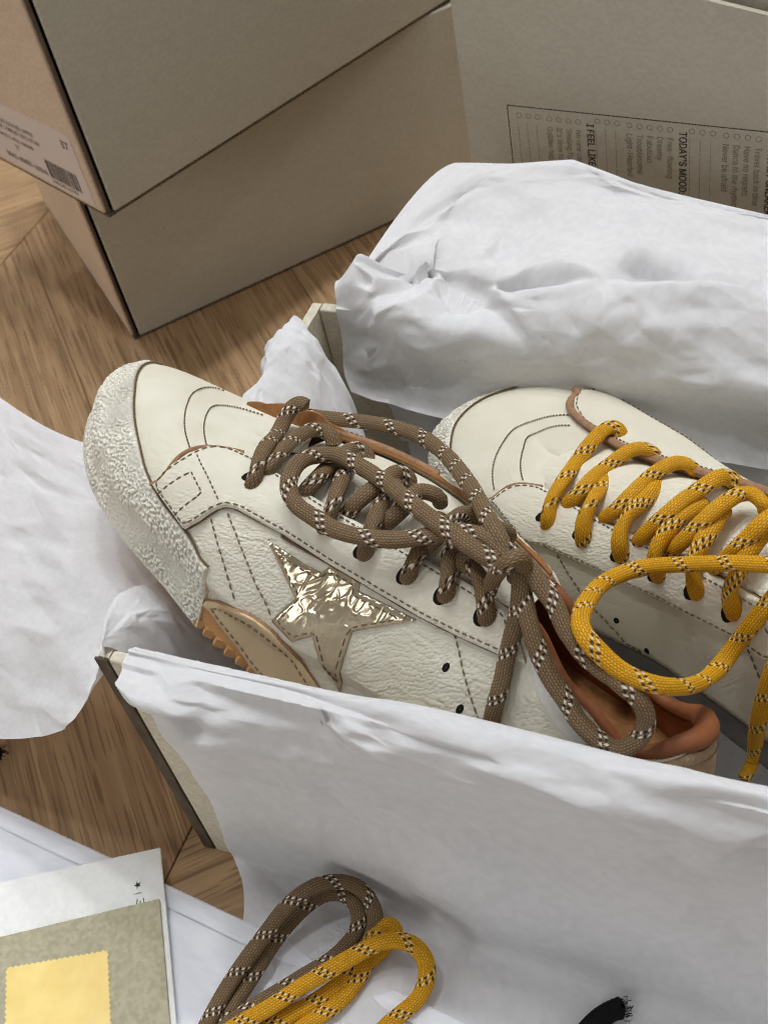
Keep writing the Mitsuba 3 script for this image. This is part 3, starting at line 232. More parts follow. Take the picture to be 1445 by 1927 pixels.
# sticker on the end of the upper box (local x = -0.0003, y from the corner backwards, z up)
obj('sticker', box(-0.0003, -0.00005, 0.009, 0.125, 0.004, 0.042, UBM), 'sticker', ub)
def endtext(s, y, z, h, bold=False):
    m = meshkit.text_mesh(s, h, 0.00012, bold)
    M = np.eye(4); M[:3, 0], M[:3, 1], M[:3, 2], M[:3, 3] = (0, -1, 0), (0, 0, 1), (-1, 0, 0), (-0.0003, y, z)
    m.apply_transform(UBM @ M); return m
rb = np.random.default_rng(3); bars, y = [], 0.046
while y > 0.017:
    w = rb.choice([0.0004, 0.0008, 0.0012]); bars.append(box(-0.00042, -0.0003, y - w, y, 0.0085, 0.019, UBM)); y -= w + rb.choice([0.0004, 0.0007, 0.001])
obj('barcode', cat(bars), 'print_ink', ub + '__sticker', kind='stuff')
obj('print', cat([endtext('37', 0.020, 0.0335, 0.0040, True), endtext('SNEAKER LEATHER UPPER', 0.090, 0.030, 0.0024), endtext('SUEDE TONGUE GOLD STAR', 0.090, 0.026, 0.0024),
    endtext('WHITE / GOLD / BROWN', 0.086, 0.021, 0.0020), endtext('IT', 0.074, 0.016, 0.0026), endtext('0042-00037-10245', 0.088, 0.0085, 0.0028, True), endtext('8 052300 112904', 0.046, 0.0055, 0.0019)]), 'print_ink', ub + '__sticker', kind='stuff')
# the upright printed box behind the open one
PM = frame((0.0303, 0.3000, 0.0), -6.75)
pb = thing('shoe_box', 'upright grey shoe box printed with a checklist, standing behind the white tissue', 'shoe box')
def prism(poly, y0, y1, M):
    m = trimesh.creation.extrude_polygon(Polygon(poly), y1 - y0, engine='earcut')
    R_ = np.array([[1, 0, 0, 0], [0, 0, -1, y1], [0, 1, 0, 0], [0, 0, 0, 1.0]])
    m.apply_transform(M @ R_); return m
obj('front_panel', prism([(0, 0), (0.33, 0), (0.33, 0.1645), (0.1085, 0.206), (0.0, 0.2235)], 0.0, 0.0025, PM), 'grey_card', pb)
obj('back_panel', prism([(0.004, 0), (0.326, 0), (0.326, 0.235), (0.004, 0.235)], 0.012, 0.0145, PM), 'pale_card', pb)
obj('side_panel', box(0.0, 0.0025, 0.0028, 0.12, 0, 0.215, PM), 'grey_card', pb)
obj('rear_panel', box(0.0028, 0.33, 0.118, 0.12, 0, 0.20, PM), 'grey_card', pb)
def ptext(s, x, z, h, bold=False):
    m = meshkit.text_mesh(s, h, 0.00015, bold); M = np.eye(4)
    M[:3, 0], M[:3, 1], M[:3, 2], M[:3, 3] = (0, 0, -1), (1, 0, 0), (0, -1, 0), (x, -0.00002, z)
    m.vertices[:, 0] *= 0.84
    m.apply_transform(PM @ M); return m
ink, pale = [], []
fx, fz = 0.0208, 0.1540
ink += [box(fx, 0.30, -0.0001, 0, fz - .00045, fz, PM), box(fx, fx + .00045, -0.0001, 0, 0.02, fz, PM)]
def tick(x, z, s=0.0016):
    m = trimesh.creation.annulus(s * .62, s * .8, 0.00012, sections=16); M = np.eye(4); M[:3, 1], M[:3, 2], M[:3, 3] = (0, 0, 1), (0, -1, 0), (x, -0.00002, z)
    m.apply_transform(PM @ M); return m
def block(xh, head, rows, z0, blanks):
    ink.append(ptext(head, xh, z0, 0.0032, True))
    x = xh - 0.0052
    for r_ in rows:
        pale.append(ptext(r_, x, z0 - 0.0035, 0.0027)); pale.append(tick(x + .0013, z0 + 0.0002)); x -= 0.0044
    x -= 0.0006
    for b in range(blanks):
        pale.append(box(x, x + .00018, -0.0001, 0, z0 - 0.07, z0 - 0.003, PM)); pale.append(tick(x + .0009, z0 + 0.0005)); x -= 0.0044
block(0.0575, 'I FEEL LIKE:', ['No one can stop me', 'Smiling for no reason', "It's time to dance", 'Golden happy days'], 0.1490, 3)
block(0.0980, "TODAY'S MOOD:", ['Free-flowing', 'Dreamy', 'Fabulous', 'Troublesome', 'Light-Hearted'], 0.1500, 3)
block(0.1345, 'WITH MY SNEAKERS:', ['Travel back in time', 'Have no regrets', 'Dance to the rhythm', 'Never be afraid'], 0.1500, 3)
obj('printed_heading', cat(ink), 'print_ink', pb, kind='stuff')
obj('printed_list', cat(pale), 'pale_ink', pb, kind='stuff')
# ------------------------------------------------------------------ the sneakers
# local frame: x heel->toe, y>0 left side of the shoe (lateral of the left shoe), z up
XS=np.array([0,.004,.014,.035,.075,.115,.150,.180,.207,.232,.252,.266,.274,.277])
YL=np.array([0,.0135,.0245,.032,.033,.0340,.0400,.0455,.0455,.0395,.0285,.0165,.0065,-.003])
YM=np.array([0,-.0135,-.0245,-.031,-.030,-.0310,-.0385,-.0430,-.0440,-.0400,-.0325,-.0235,-.0145,-.005])
ZS=PC([0,.06,.12,.18,.23,.277],[.026,.025,.022,.021,.022,.026])      # feather line above ground
ZB=PC([0,.06,.12,.18,.23,.277],[.003,.0,.0,.0,.003,.010])           # ground edge (toe spring)
ZT=PC([.02,.05,.09,.12,.15,.18,.205,.235],[.112,.110,.099,.084,.070,.0575,.0495,.0435])  # ridge
NU,NT=480,160
LP=.66
def outline():
    xx=.277*(1-np.cos(np.linspace(0,np.pi,400)))/2
    l=np.stack([xx,PC(XS,YL)(xx)],1); m=np.stack([xx,PC(XS,YM)(xx)],1)
    c=np.vstack([l,m[::-1][1:]])
    # smooth closed curve, resample by arclength
    s=np.r_[0,np.cumsum(np.linalg.norm(np.diff(c,axis=0),axis=1))]
    q=np.linspace(0,s[-1],NU*4+1)[:-1]
    c=np.stack([np.interp(q,s,c[:,k]) for k in (0,1)],1)
    g=gaussian_filter1d
    c=g(c,14,axis=0,mode='wrap')
    return c[::4]
def grid():
    """positions over (u,t): u around the outline from the heel along the left side to the toe and back; t 0 ground edge, .22 feather line, 1 ridge"""
    c=outline(); x=c[:,0]
    tx=np.clip(x/.277,0,1)
    xr=.055+.150*(.5*tx+.5*(tx*tx*(3-2*tx)))
    yr=np.interp(xr,[.05,.12,.205],[.001,.002,-.003])
    zr=ZT(xr); zs=ZS(x); zb=ZB(x)
    d=np.roll(c,-1,0)-np.roll(c,1,0); nrm=np.stack([-d[:,1],d[:,0]],1); nrm/=np.linalg.norm(nrm,axis=1)[:,None]
    t=np.linspace(0,1,NT); T0=.22
    k=np.clip((t-T0)/(1-T0),0,1)[None]
    instep=np.clip((.19-x)/.08,0,1)[:,None]; instep=instep*instep*(3-2*instep)
    al=.92+.05*instep; be=.88+.06*instep
    rr=1-np.cos(k*np.pi/2)**al
    hh=np.sin(k*np.pi/2)**be
    P=np.empty((NU,NT,3))
    for i,(q0,q1) in enumerate(((c[:,0],xr),(c[:,1],yr))):
        P[:,:,i]=q0[:,None]+(q1-q0)[:,None]*rr
    P[:,:,2]=zs[:,None]+(zr-zs)[:,None]*hh
    s=np.clip(1-t/T0,0,1)[None]   # sole wall
    P[:,:,2]=np.where(t[None]<T0,zb[:,None]+(zs-zb)[:,None]*(t/T0)[None],P[:,:,2])
    P[:,:,:2]+=nrm[:,None]*(-.0035*np.minimum(s*4,1)+.001*s)[:,:,None]*-1*-1
    return P

LU, LT = 0.60, 0.078                      # metres per unit of (u, t), roughly
G0 = grid()
class Shoe:
    def __init__(s, d, mirror):
        A, t = np.array(d['A']), np.array(d['t'])
        G = G0.copy()
        if mirror: G[..., 1] *= -1
        W = G @ A.T + t
        C, Wt = np.array(d['C']), np.array(d['W'])
        W = W + np.exp(-((W[:, :, None] - C) ** 2).sum(-1) / (2 * .035 ** 2)) @ Wt
        if not mirror:      # the soft heel gives way where the front wall of the box presses on it
            lim = 0.0115 - 0.05 * np.clip((W[..., 2] - 0.119) / 0.014, 0, 1)
            W[..., 1] = np.where(W[..., 1] < lim + .003, lim + .003 * np.exp((W[..., 1] - lim - .003) / .003), W[..., 1])
        else:               # and the toe of the other sneaker rests against the rear wall
            W[..., 1] = np.where(W[..., 1] > .172, .172 + .005 * (1 - np.exp(-(W[..., 1] - .172) / .008)), W[..., 1])
        s.sg = -1 if mirror else 1
        s.up = A[:, 2] / np.linalg.norm(A[:, 2]); s.W = W; s.mirror = mirror
        N = np.cross(np.gradient(np.pad(W, ((2, 2), (0, 0), (0, 0)), mode='wrap'), axis=0)[2:-2], np.gradient(W, axis=1)) * -s.sg
        N /= np.linalg.norm(N, axis=2)[..., None] + 1e-12
        N = gaussian_filter(N, (3, 2, 0), mode=('wrap', 'nearest', 'nearest'))
        s.N = N / (np.linalg.norm(N, axis=2)[..., None] + 1e-12)
    def at(s, u, t, h=0.0):
        u, t = np.asarray(u, float), np.asarray(t, float)
        c = np.stack([np.mod(u, 1) * NU, np.clip(t, 0, 1) * (NT - 1)])
        sh = c.shape[1:]
        c = c.reshape(2, -1)
        g = lambda Q: np.stack([map_coordinates(np.concatenate([Q[..., k], Q[:1, :, k]], 0), c, order=1, mode='nearest') for k in range(3)], -1).reshape(*sh, 3)
        n = g(s.N); n /= np.linalg.norm(n, axis=-1, keepdims=True)
        return g(s.W) + n * np.asarray(h)[..., None]
def resample(p, ds, closed=False):
    p = np.asarray(p, float)
    if closed: p = np.vstack([p, p[:1]])
    s = np.r_[0, np.cumsum(np.linalg.norm(np.diff(p, axis=0), axis=1))]
    n = max(2, int(round(s[-1] / ds)))
    q = np.linspace(0, s[-1], n + 1)
    r = np.stack([np.interp(q, s, p[:, k]) for k in range(p.shape[1])], 1)
    return r[:-1] if closed else r
def smooth_line(p, n=60, s=0.0):
    p = np.asarray(p, float)
    tck, u = splprep(p.T, s=s, k=min(3, len(p) - 1))
    return np.array(splev(np.linspace(0, 1, n), tck)).T
SC = np.array([LU, LT])
def panel(sh, poly, h=0.0, th=0.0012, ds=0.0016, bevel=0.0006, fn=None):
    """a piece of leather cut to the outline poly (u,t) and laid on the shoe: (top mesh, uv, rim mesh)"""
    P = Polygon(np.asarray(poly) * SC).buffer(0)
    if P.geom_type != 'Polygon': P = max(P.geoms, key=lambda g: g.area)
    ring = resample(np.array(P.exterior.coords)[:-1], ds * .7, True)
    inn = P.buffer(-bevel); pts = [ring]
    for g in getattr(inn, 'geoms', [inn]):
        if g.area > 1e-8: pts.append(resample(np.array(g.exterior.coords)[:-1], ds * .8, True))
    x0, y0, x1, y1 = P.bounds
    gx, gy = np.meshgrid(np.arange(x0, x1, ds), np.arange(y0, y1, ds)); gx = gx + (np.arange(len(gx)) % 2)[:, None] * ds / 2
    g = np.c_[gx.ravel(), gy.ravel()]
    pts.append(g[shapely.contains_xy(P.buffer(-bevel - .6 * ds), g[:, 0], g[:, 1])])
    X = np.vstack(pts); F = Delaunay(X).simplices
    c = X[F].mean(1); F = F[shapely.contains_xy(P, c[:, 0], c[:, 1])]
    a, b, cc = X[F[:, 0]], X[F[:, 1]], X[F[:, 2]]
    ar = (b[:, 0] - a[:, 0]) * (cc[:, 1] - a[:, 1]) - (b[:, 1] - a[:, 1]) * (cc[:, 0] - a[:, 0])
    F = F[np.abs(ar) > 1e-12]; ar = ar[np.abs(ar) > 1e-12]
    F = np.where((ar > 0)[:, None], F, F[:, ::-1])
    if sh.sg > 0: F = F[:, ::-1]
    d = shapely.distance(shapely.boundary(P), shapely.points(X))
    k = np.clip(d / bevel, 0, 1); hh = h + th * (0.5 + 0.5 * np.sqrt(1 - (1 - k) ** 2))
    if fn is not None: hh = hh + fn(X / SC, d)
    U = X / SC
    top = trimesh.Trimesh(sh.at(U[:, 0], U[:, 1], hh), F, process=False)
    R0 = ring / SC; n = len(ring)
    rim = np.stack([sh.at(R0[:, 0], R0[:, 1], h - 0.0007), sh.at(R0[:, 0], R0[:, 1], h + th * .18), sh.at(R0[:, 0], R0[:, 1], h + th * .5)], 1)
    return top, X, gridmesh(rim, flip=False, close=True)
def tube(path, a=0.0036, b=0.0031, up=None, sides=18, ds=0.0009, v0=0.0, twist=0.0, taper=None, spline=True):
    p = smooth_line(path, 400) if spline and len(path) > 3 else np.asarray(path, float)
    p = resample(p, ds)
    t = np.gradient(p, axis=0); t /= np.linalg.norm(t, axis=1)[:, None]
    ref = np.asarray([0, 0, 1.0] if up is None else up, float)
    n = ref - t * (t @ ref)[:, None]; ln = np.linalg.norm(n, axis=1)
    n0 = n[np.argmax(ln > .2)]
    N = np.empty_like(p); cur = n0 / np.linalg.norm(n0)
    for i in range(len(p)):
        want = n[i] / max(ln[i], 1e-9) if ln[i] > .25 else cur
        cur = cur - t[i] * (cur @ t[i]); cur = cur * .85 + want * .15; cur -= t[i] * (cur @ t[i]); cur /= np.linalg.norm(cur); N[i] = cur
    B = np.cross(t, N)
    th = np.linspace(0, 2 * np.pi, sides + 1)
    s = np.r_[0, np.cumsum(np.linalg.norm(np.diff(p, axis=0), axis=1))]
    f = (1 + .10 * (meshkit.noise(np.stack([s * 95, s * 0 + len(p), s * 0], 1), 3) - .5)) if taper is None else taper(s / s[-1])
    V = p[:, None] + (np.cos(th)[None, :, None] * B[:, None] * a + np.sin(th)[None, :, None] * N[:, None] * b) * f[:, None, None]
    uv = np.stack([np.broadcast_to(th / (2 * np.pi) + twist, (len(p), sides + 1)) % 1.0001, np.broadcast_to((s + v0)[:, None], (len(p), sides + 1))], -1)
    uv[..., 0] = np.broadcast_to(th / (2 * np.pi), (len(p), sides + 1))
    Fq = tri(quads(len(p), sides + 1))
    V2, uv2 = [V.reshape(-1, 3)], [uv.reshape(-1, 2)]; Fs = [Fq[:, ::-1]]
    at_ = len(V2[0])
    for e, dirn in ((0, -1), (len(p) - 1, 1)):
        c = p[e] + dirn * t[e] * min(a, b) * .55 * f[e]; ringi = np.arange(sides + 1) + e * (sides + 1)
        V2.append(c[None]); uv2.append([[0.5, s[e] + v0]])
        tr = np.stack([ringi[:-1], ringi[1:], np.full(sides, at_)], 1); at_ += 1
        Fs.append(tr if dirn < 0 else tr[:, ::-1])
    return np.vstack(V2), np.vstack(Fs), np.vstack(uv2)
def tubes(paths, **kw):
    V, F, Uv, at_ = [], [], [], 0
    for i, p in enumerate(paths):
        v, f, uv = tube(p, v0=0.0173 * i, **kw)
        V.append(v); F.append(f + at_); Uv.append(uv); at_ += len(v)
    return trimesh.Trimesh(np.vstack(V), np.vstack(F), process=False), np.vstack(Uv)
def stitches(sh, lines, h, pitch=0.0026, ln=0.0019, r=0.00027):
    """a row of thread stitches along each (u,t) line, each a small half-sunk capsule"""
    V, F, at_ = [], [], 0
    th = np.arange(6) * np.pi / 3
    for l in lines:
        q = resample(np.asarray(l) * SC, pitch)
        for a, b in zip(q[:-1], q[1:]):
            d = b - a; d = d / (np.linalg.norm(d) + 1e-12)
            x = np.array([a + d * k for k in (0, ln * .25, ln * .75, ln)]) / SC
            hh = np.array([-.0001, 1, 1, -.0001]) * r * .7 + h
            P = sh.at(x[:, 0], x[:, 1], hh); 
            tv = P[-1] - P[0]; tv /= np.linalg.norm(tv) + 1e-12
            nn = sh.at(x[1:2, 0], x[1:2, 1], np.array([.001]))[0] - sh.at(x[1:2, 0], x[1:2, 1], np.array([0.]))[0]; nn /= np.linalg.norm(nn) + 1e-12
            bb = np.cross(tv, nn)
            rr = np.array([.45, 1, 1, .45]) * r
            ring = P[:, None] + rr[:, None, None] * (np.cos(th)[None, :, None] * bb + np.sin(th)[None, :, None] * nn)
            V.append(ring.reshape(-1, 3)); f = tri(quads(4, 6))
            i6 = np.arange(6); qd = np.concatenate([np.stack([k * 6 + i6, k * 6 + (i6 + 1) % 6, (k + 1) * 6 + (i6 + 1) % 6, (k + 1) * 6 + i6], 1) for k in range(3)])
            F.append(tri(qd) + at_); at_ += 24
    return trimesh.Trimesh(np.vstack(V), np.vstack(F), process=False)
def inset(poly, d):
    g = Polygon(np.asarray(poly) * SC).buffer(0).buffer(-d)
    if g.geom_type != 'Polygon': g = max(g.geoms, key=lambda q: q.area)
    return np.array(g.exterior.coords) / SC
def mikit_np(x, a, b):
    t = np.clip((x - a) / (b - a), 0, 1); return t * t * (3 - 2 * t)
def sub(line, a, b):
    """the run of a closed line whose points satisfy a(u) <= .. <= b(u)"""
    return line
def mirror(l): return [[1 - u, t] for u, t in l]
def build_shoe(d, P, Q, mirrored, label, cordmat, group):
    sh = Shoe(d, mirrored)
    root = thing('leather_sneaker', label, 'sneaker', group)
    us = np.arange(NU) / NU
    # height up to which the upper reaches, around the shoe; the throat and the collar are open
    near, far = Q['open_near'], Q['open_far']
    k = np.array(sorted([[u, t] for u, t in near] + [[u, t] for u, t in far] + [[u - 1, t] for u, t in far if u > .6] + [[u + 1, t] for u, t in near if u < .4]))
    topen = PC(k[:, 0], k[:, 1])
    to = np.minimum(1.0, gaussian_filter1d(topen(us), 2, mode='wrap'))
    rows = np.linspace(0, 1, 90)
    uu = np.repeat(us[:, None], 90, 1); tt = 0.06 + (to[:, None] - 0.06) * rows[None]
    up = gridmesh(sh.at(uu, tt), flip=(sh.sg > 0), close=True)
    obj('upper', up, Q['uppermat'], root, smooth=True, uv=np.stack([uu * LU, tt * LT], -1).reshape(-1, 2))
    # lining, insole, sole
    isop = (us < .36) | (us > .64)
    ti = 0.2 + (to[:, None] - 0.2) * np.linspace(0, 1, 30)[None]
    ru = np.r_[np.arange(int(.835 * NU), NU), np.arange(0, int(.165 * NU))]
    ti = ti[ru]; lin_ = sh.at(np.repeat(us[ru][:, None], 30, 1), ti, np.where(ti > to[ru][:, None] - .02, -.0012, -.0030))
    obj('lining', gridmesh(lin_, flip=(sh.sg < 0)), 'brown_leather', root, smooth=True)
    o1 = sh.at(us, np.full(NU, .27), np.full(NU, -.002)) + sh.up * .007
    # the insole spans the outline crosswise: pair left and right points
    half = NU // 2; L_, R_ = o1[:half + 1], np.vstack([o1[:1], o1[:half - 1:-1]])
    w = np.linspace(0, 1, 24)[None, :, None]
    cut_ = int(half * .74); L_, R_ = L_[:cut_], R_[:cut_]
    insole = L_[:, None] * (1 - w) + R_[:, None] * w - sh.up * (0.002 * np.sin(np.pi * w))
    obj('insole', gridmesh(insole, flip=(sh.sg < 0)), 'suede', root, smooth=True)
    ts = np.linspace(0, Q['sole_top'], 10)
    side = sh.at(np.repeat(us[:, None], 10, 1), np.repeat(ts[None], NU, 0), np.where(ts < .02, .0000, .0007)[None] - np.where((us > .318) & (us < .682), .0024, 0)[:, None])
    bo = sh.at(us, np.zeros(NU), np.where((us > .32) & (us < .68), -.0030, -.0005)); L2, R2 = bo[:half + 1], np.vstack([bo[:1], bo[:half - 1:-1]])
    bot = L2[:, None] * (1 - w) + R2[:, None] * w + sh.up * 0.0004
    # serrated tread lugs along the ground edge
    sd = gridmesh(side, flip=(sh.sg > 0), close=True); fu = us[sd.faces[:, 0] // 10]; sd.update_faces((fu < .325) | (fu > .675)); sd.remove_unreferenced_vertices()
    obj('sole', cat([sd, gridmesh(bot, flip=(sh.sg > 0))]), Q.get('sole_mat', 'caramel'), root, smooth=40)
    lug = []
    for i in range(0, NU, 4):
        if .315 < us[i] < .685 or mirrored: continue
        c = sh.at(np.array([us[i]]), np.array([0.03]), np.array([0.0002]))[0]
        m = trimesh.creation.box((0.0034, 0.0028, 0.0034)); e = sh.at(np.array([us[i] + .004]), np.array([.03]), np.array([.0016]))[0] - c
        x = e / np.linalg.norm(e); y = np.cross(sh.up, x); y /= np.linalg.norm(y); M = np.eye(4); M[:3, 0], M[:3, 1], M[:3, 2], M[:3, 3] = x, y, np.cross(x, y), c - sh.up * .0012
        m.apply_transform(M); lug.append(m)
    if lug: obj('tread_lug', cat(lug), Q.get('sole_mat', 'caramel'), root, kind='stuff')
    # rolled collar from one eyestay end round the heel to the other
    ca, cb = Q['collar_u']
    cu = np.linspace(cb - 1, ca, 260); cl = sh.at(cu, np.interp(np.mod(cu, 1), us, to), -np.full(260, .0016))
    thick = lambda q: 0.70 + 0.75 * np.exp(-((q - .5) / .13) ** 2)
    v, f, uv = tube(cl, 0.0026, 0.0026, sides=12, ds=.0015, taper=thick)
    obj('padded_collar', trimesh.Trimesh(v, f, process=False), 'brown_leather', root, smooth=True)
    # rubber bumper round the toe, with its crinkled relief
    bl = np.array(sorted(Q['bump'])); bt = PC(bl[:, 0], bl[:, 1])
    nb, mb = 1000, 140
    bu = np.linspace(bl[0, 0], bl[-1, 0], nb); r_ = np.linspace(0, 1, mb)
    slope = 0.006
    BU = bu[:, None] + slope * (1 - r_[None]) * np.where(bu < .5, -1, 1)[:, None] * np.clip(1 - np.minimum(bu - bu[0], bu[-1] - bu) / .03, 0, 1)[:, None] * .6
    BT = (bt(bu)[:, None] - .012) * r_[None]
    X = np.stack([BU * LU, BT * LT, np.zeros_like(BU)], -1)
    rg = np.random.default_rng(77 + int(mirrored)); wn = rg.normal(0, 1, (nb, mb))
    bp = gaussian_filter(wn, 1.75) - gaussian_filter(wn, 3.0); bp /= bp.std()
    bp2 = gaussian_filter(wn, 1.1) - gaussian_filter(wn, 1.8); bp2 /= bp2.std()
    worm = np.clip(.42 + .50 * np.tanh(1.3 * bp) + .12 * bp2, 0, 1)
    patch = np.clip((meshkit.fbm(X * 95, 3, 8) - .30) * 5, 0.25, 1)
    edge = np.clip(np.minimum(np.minimum(r_, 1 - r_)[None] / .06, np.minimum(bu - bu[0], bu[-1] - bu)[:, None] / .004), 0, 1)
    hb = 0.0008 + 0.00080 * (worm * patch - .3) * np.clip(edge * 1.8 - .3, 0, 1)
    hb = hb * (1 - .95 * (1 - np.clip(edge * 3.5, 0, 1)) ** 2 * (r_ > .5)[None])
    base = sh.at(BU, BT, 0.0002 + .0009 * (1 - mikit_np(BT, .20, .36)))
    we = np.clip(np.minimum(r_, 1 - r_) / .10, 0, 1)[None, :, None]
    base = base * (1 - we) + gaussian_filter1d(base, 16, axis=1, mode='nearest') * we
    nrm = np.cross(np.gradient(base, axis=0), np.gradient(base, axis=1)) * -sh.sg; nrm /= np.linalg.norm(nrm, axis=2)[..., None] + 1e-12
    bump = base + nrm * hb[..., None]
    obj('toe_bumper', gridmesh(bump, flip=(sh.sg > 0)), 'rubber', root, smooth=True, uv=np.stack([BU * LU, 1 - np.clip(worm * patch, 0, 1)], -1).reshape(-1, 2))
    rimb = np.concatenate([bump[:, -1], ]); rim2 = sh.at(BU[:, -1], BT[:, -1], np.full(nb, -.0006))
    endA = np.stack([bump[0], sh.at(BU[0], BT[0], np.full(mb, -.001))], 1); endB = np.stack([bump[-1], sh.at(BU[-1], BT[-1], np.full(mb, -.001))], 1)
    obj('bumper_rim', cat([gridmesh(np.stack([rimb, rim2], 1)), gridmesh(endA), gridmesh(endB)]), 'cream_edge', root + '__toe_bumper', smooth=True)
    # leather panels
    st = []
    def lay(name, poly, m, em, h=0.0, th=0.0013, run=None, ds=0.0017, ins=0.0019, fn=None, lab=None, split=None):
        top, uv, rim = panel(sh, poly, h, th, ds, fn=fn)
        k_ = obj(name, top, m, root, smooth=True, uv=uv, label=lab)
        if split is None: obj('cut_edge', rim, em, k_, smooth=True)
        else:               # the raw front edge is brown, the rest folded cream above a painted line of shade
            ring = resample(np.array(Polygon(np.asarray(poly) * SC).buffer(0).exterior.coords)[:-1], ds * .7, True)[:, 0] / LU
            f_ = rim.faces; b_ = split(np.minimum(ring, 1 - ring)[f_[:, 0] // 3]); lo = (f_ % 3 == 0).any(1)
            for q_, mm in ((b_, 'raw_edge'), (~b_ & ~lo, 'cream_edge'), (~b_ & lo, 'seam_shade_line')):
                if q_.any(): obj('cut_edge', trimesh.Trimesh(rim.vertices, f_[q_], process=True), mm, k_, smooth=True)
        if ins: st.append((inset(poly, ins), h + th))
        return k_
    for nm, poly, m, em, kw in Q['panels']: lay(nm, poly, m, em, **kw)
    lines = [(l, h) for l, h in st] + Q['stitch']
    by = {}
    for l, h in lines: by.setdefault(round(h, 5), []).append(l)
    obj('stitching', cat([stitches(sh, ls, h) for h, ls in by.items()]), 'thread', root, kind='stuff')
    # tongue between the two eyestays
    nn_, ff = smooth_line(Q['throat_near'], 60), smooth_line(Q['throat_far'], 60)
    a_, b_ = sh.at(nn_[:, 0], nn_[:, 1], -.0016 * np.ones(60)), sh.at(ff[:, 0], ff[:, 1], -.0016 * np.ones(60))
    run = a_[-1] - a_[-8] + b_[-1] - b_[-8]; run /= np.linalg.norm(run)
    ext = Q.get('tongue', 0.0)
    if ext:
        e = np.linspace(0, 1, 16)[1:, None]
        a_ = np.vstack([a_, a_[-1] + e * ext * (run * .9 + sh.up * .35) + (b_[-1] - a_[-1]) * (0.04 + .10 * e ** 2)]); b_ = np.vstack([b_, b_[-1] + e * ext * (run * .9 + sh.up * .35) - (b_[-1] - a_[-1]) * (.04 + .10 * e ** 2)])
    m_ = len(a_); nx = m_ - 60
    def under(l, dt):
        v_ = sh.at(l[:, 0], l[:, 1] - dt, np.full(60, -.0022)); e_ = sh.at(l[:, 0], l[:, 1], np.full(60, -.0016)) - v_
        return np.vstack([v_] + ([(a_ if l is nn_ else b_)[60:] - e_[-1:]] if nx else []))
    ww = np.linspace(0, 1, 16)[None, :, None]
    mid = a_[:, None] * (1 - ww) + b_[:, None] * ww
    mid = mid + sh.up * (np.linalg.norm(b_ - a_, axis=1)[:, None, None] * .16 * (1 - (2 * ww - 1) ** 2)) * np.clip(np.arange(m_) / 14, 0, 1)[:, None, None]
    fadew = np.clip((np.arange(m_) - 50) / 12, 0, 1)[:, None]
    pull = lambda p, q: p * (1 - fadew) + (q * .97 + p * .03) * fadew
    tg = np.concatenate([pull(under(nn_, .07), a_)[:, None], pull(under(nn_, .03), a_)[:, None], mid, pull(under(ff, .03), b_)[:, None], pull(under(ff, .07), b_)[:, None]], 1)
    obj('tongue', gridmesh(tg, flip=(sh.sg > 0)), 'white_leather', root, smooth=True, uv=np.stack(np.meshgrid(np.arange(m_) * .0018, np.arange(20) * .002, indexing='ij'), -1).reshape(-1, 2))
    obj('tongue_lining', gridmesh(tg - sh.up * .0016, flip=(sh.sg < 0)), 'suede', root + '__tongue', smooth=True)
    # the raw edge of the tongue, seen as a brown band
    for kk in (-1,):
        obj('raw_edge', gridmesh(np.stack([tg[kk], tg[kk] - sh.up * .0016], 1)), 'raw_edge', root + '__tongue')
    if 'flap' in Q:     # the suede-lined inner edge of the far eyestay, standing up from the throat
        fl = smooth_line(Q['flap'], 160); n_ = sh.at(fl[:, 0], fl[:, 1], np.full(160, .001)); q = np.linspace(0, 1, 160)
        e = sh.at(fl[:, 0], fl[:, 1], np.full(160, .004)) - n_; e /= np.linalg.norm(e, axis=1)[:, None]
        hgt = (.0004 + .0050 * np.exp(-((q - .20) / .13) ** 2)) * np.clip(q / .05, 0, 1) ** .7 + .0003 * np.sin(q * 60)
        rowsf = [n_ - e * .001, n_ + e * hgt[:, None] * .5, n_ + e * hgt[:, None]]
        side_ = np.cross(e, np.gradient(n_, axis=0)); side_ /= np.linalg.norm(side_, axis=1)[:, None]
        A_ = np.stack([r - side_ * .0008 for r in rowsf] + [r + side_ * .0008 for r in rowsf[::-1]], 1)
        obj('throat_edge', gridmesh(A_), 'suede', root, smooth=50)
    for pth, ra, rb_, *mm in Q.get('binding', []) + [([[a_, b_ - .006] for a_, b_ in zip(bl[:, 0], bl[:, 1])], .0004, .0003, 'seam_shade_line'), (Q['lower'], .0005, .0004, 'seam_shade_line')]:  # dark tubes: painted shade line under the eyestay, grey line round the bumper
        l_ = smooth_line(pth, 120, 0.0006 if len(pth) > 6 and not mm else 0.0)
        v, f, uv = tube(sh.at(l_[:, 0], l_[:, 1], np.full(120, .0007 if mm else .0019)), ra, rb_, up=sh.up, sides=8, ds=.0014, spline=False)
        obj('binding_and_shade', trimesh.Trimesh(v, f, process=False), mm[0] if mm else 'raw_edge', root, smooth=True)
    ey = []
    for u, t in Q['eyes']:
        th_ = np.arange(20) * np.pi / 10
        ey.append(gridmesh(np.stack([sh.at(u + rr * np.cos(th_) / LU, t + rr * np.sin(th_) / LT, np.full(20, hh)) for rr, hh in ((.0028, .0026), (.0024, .00275), (.0001, .0027))], 1), flip=(sh.sg > 0), close=True))
    for e_ in ey: obj('eyelet', e_, 'black_hole', root)
    for u, t in Q['vents']:
        th_ = np.arange(16) * np.pi / 8
        ring = [sh.at(u + rr * np.cos(th_) / LU, t + rr * np.sin(th_) / LT, np.full(16, hh)) for rr, hh in ((.0011, .00012), (.0008, .00020), (.0001, .00018))]
        obj('vent_hole', gridmesh(np.stack(ring, 1), flip=(sh.sg > 0), close=True), 'black_hole', root)
    return sh, root
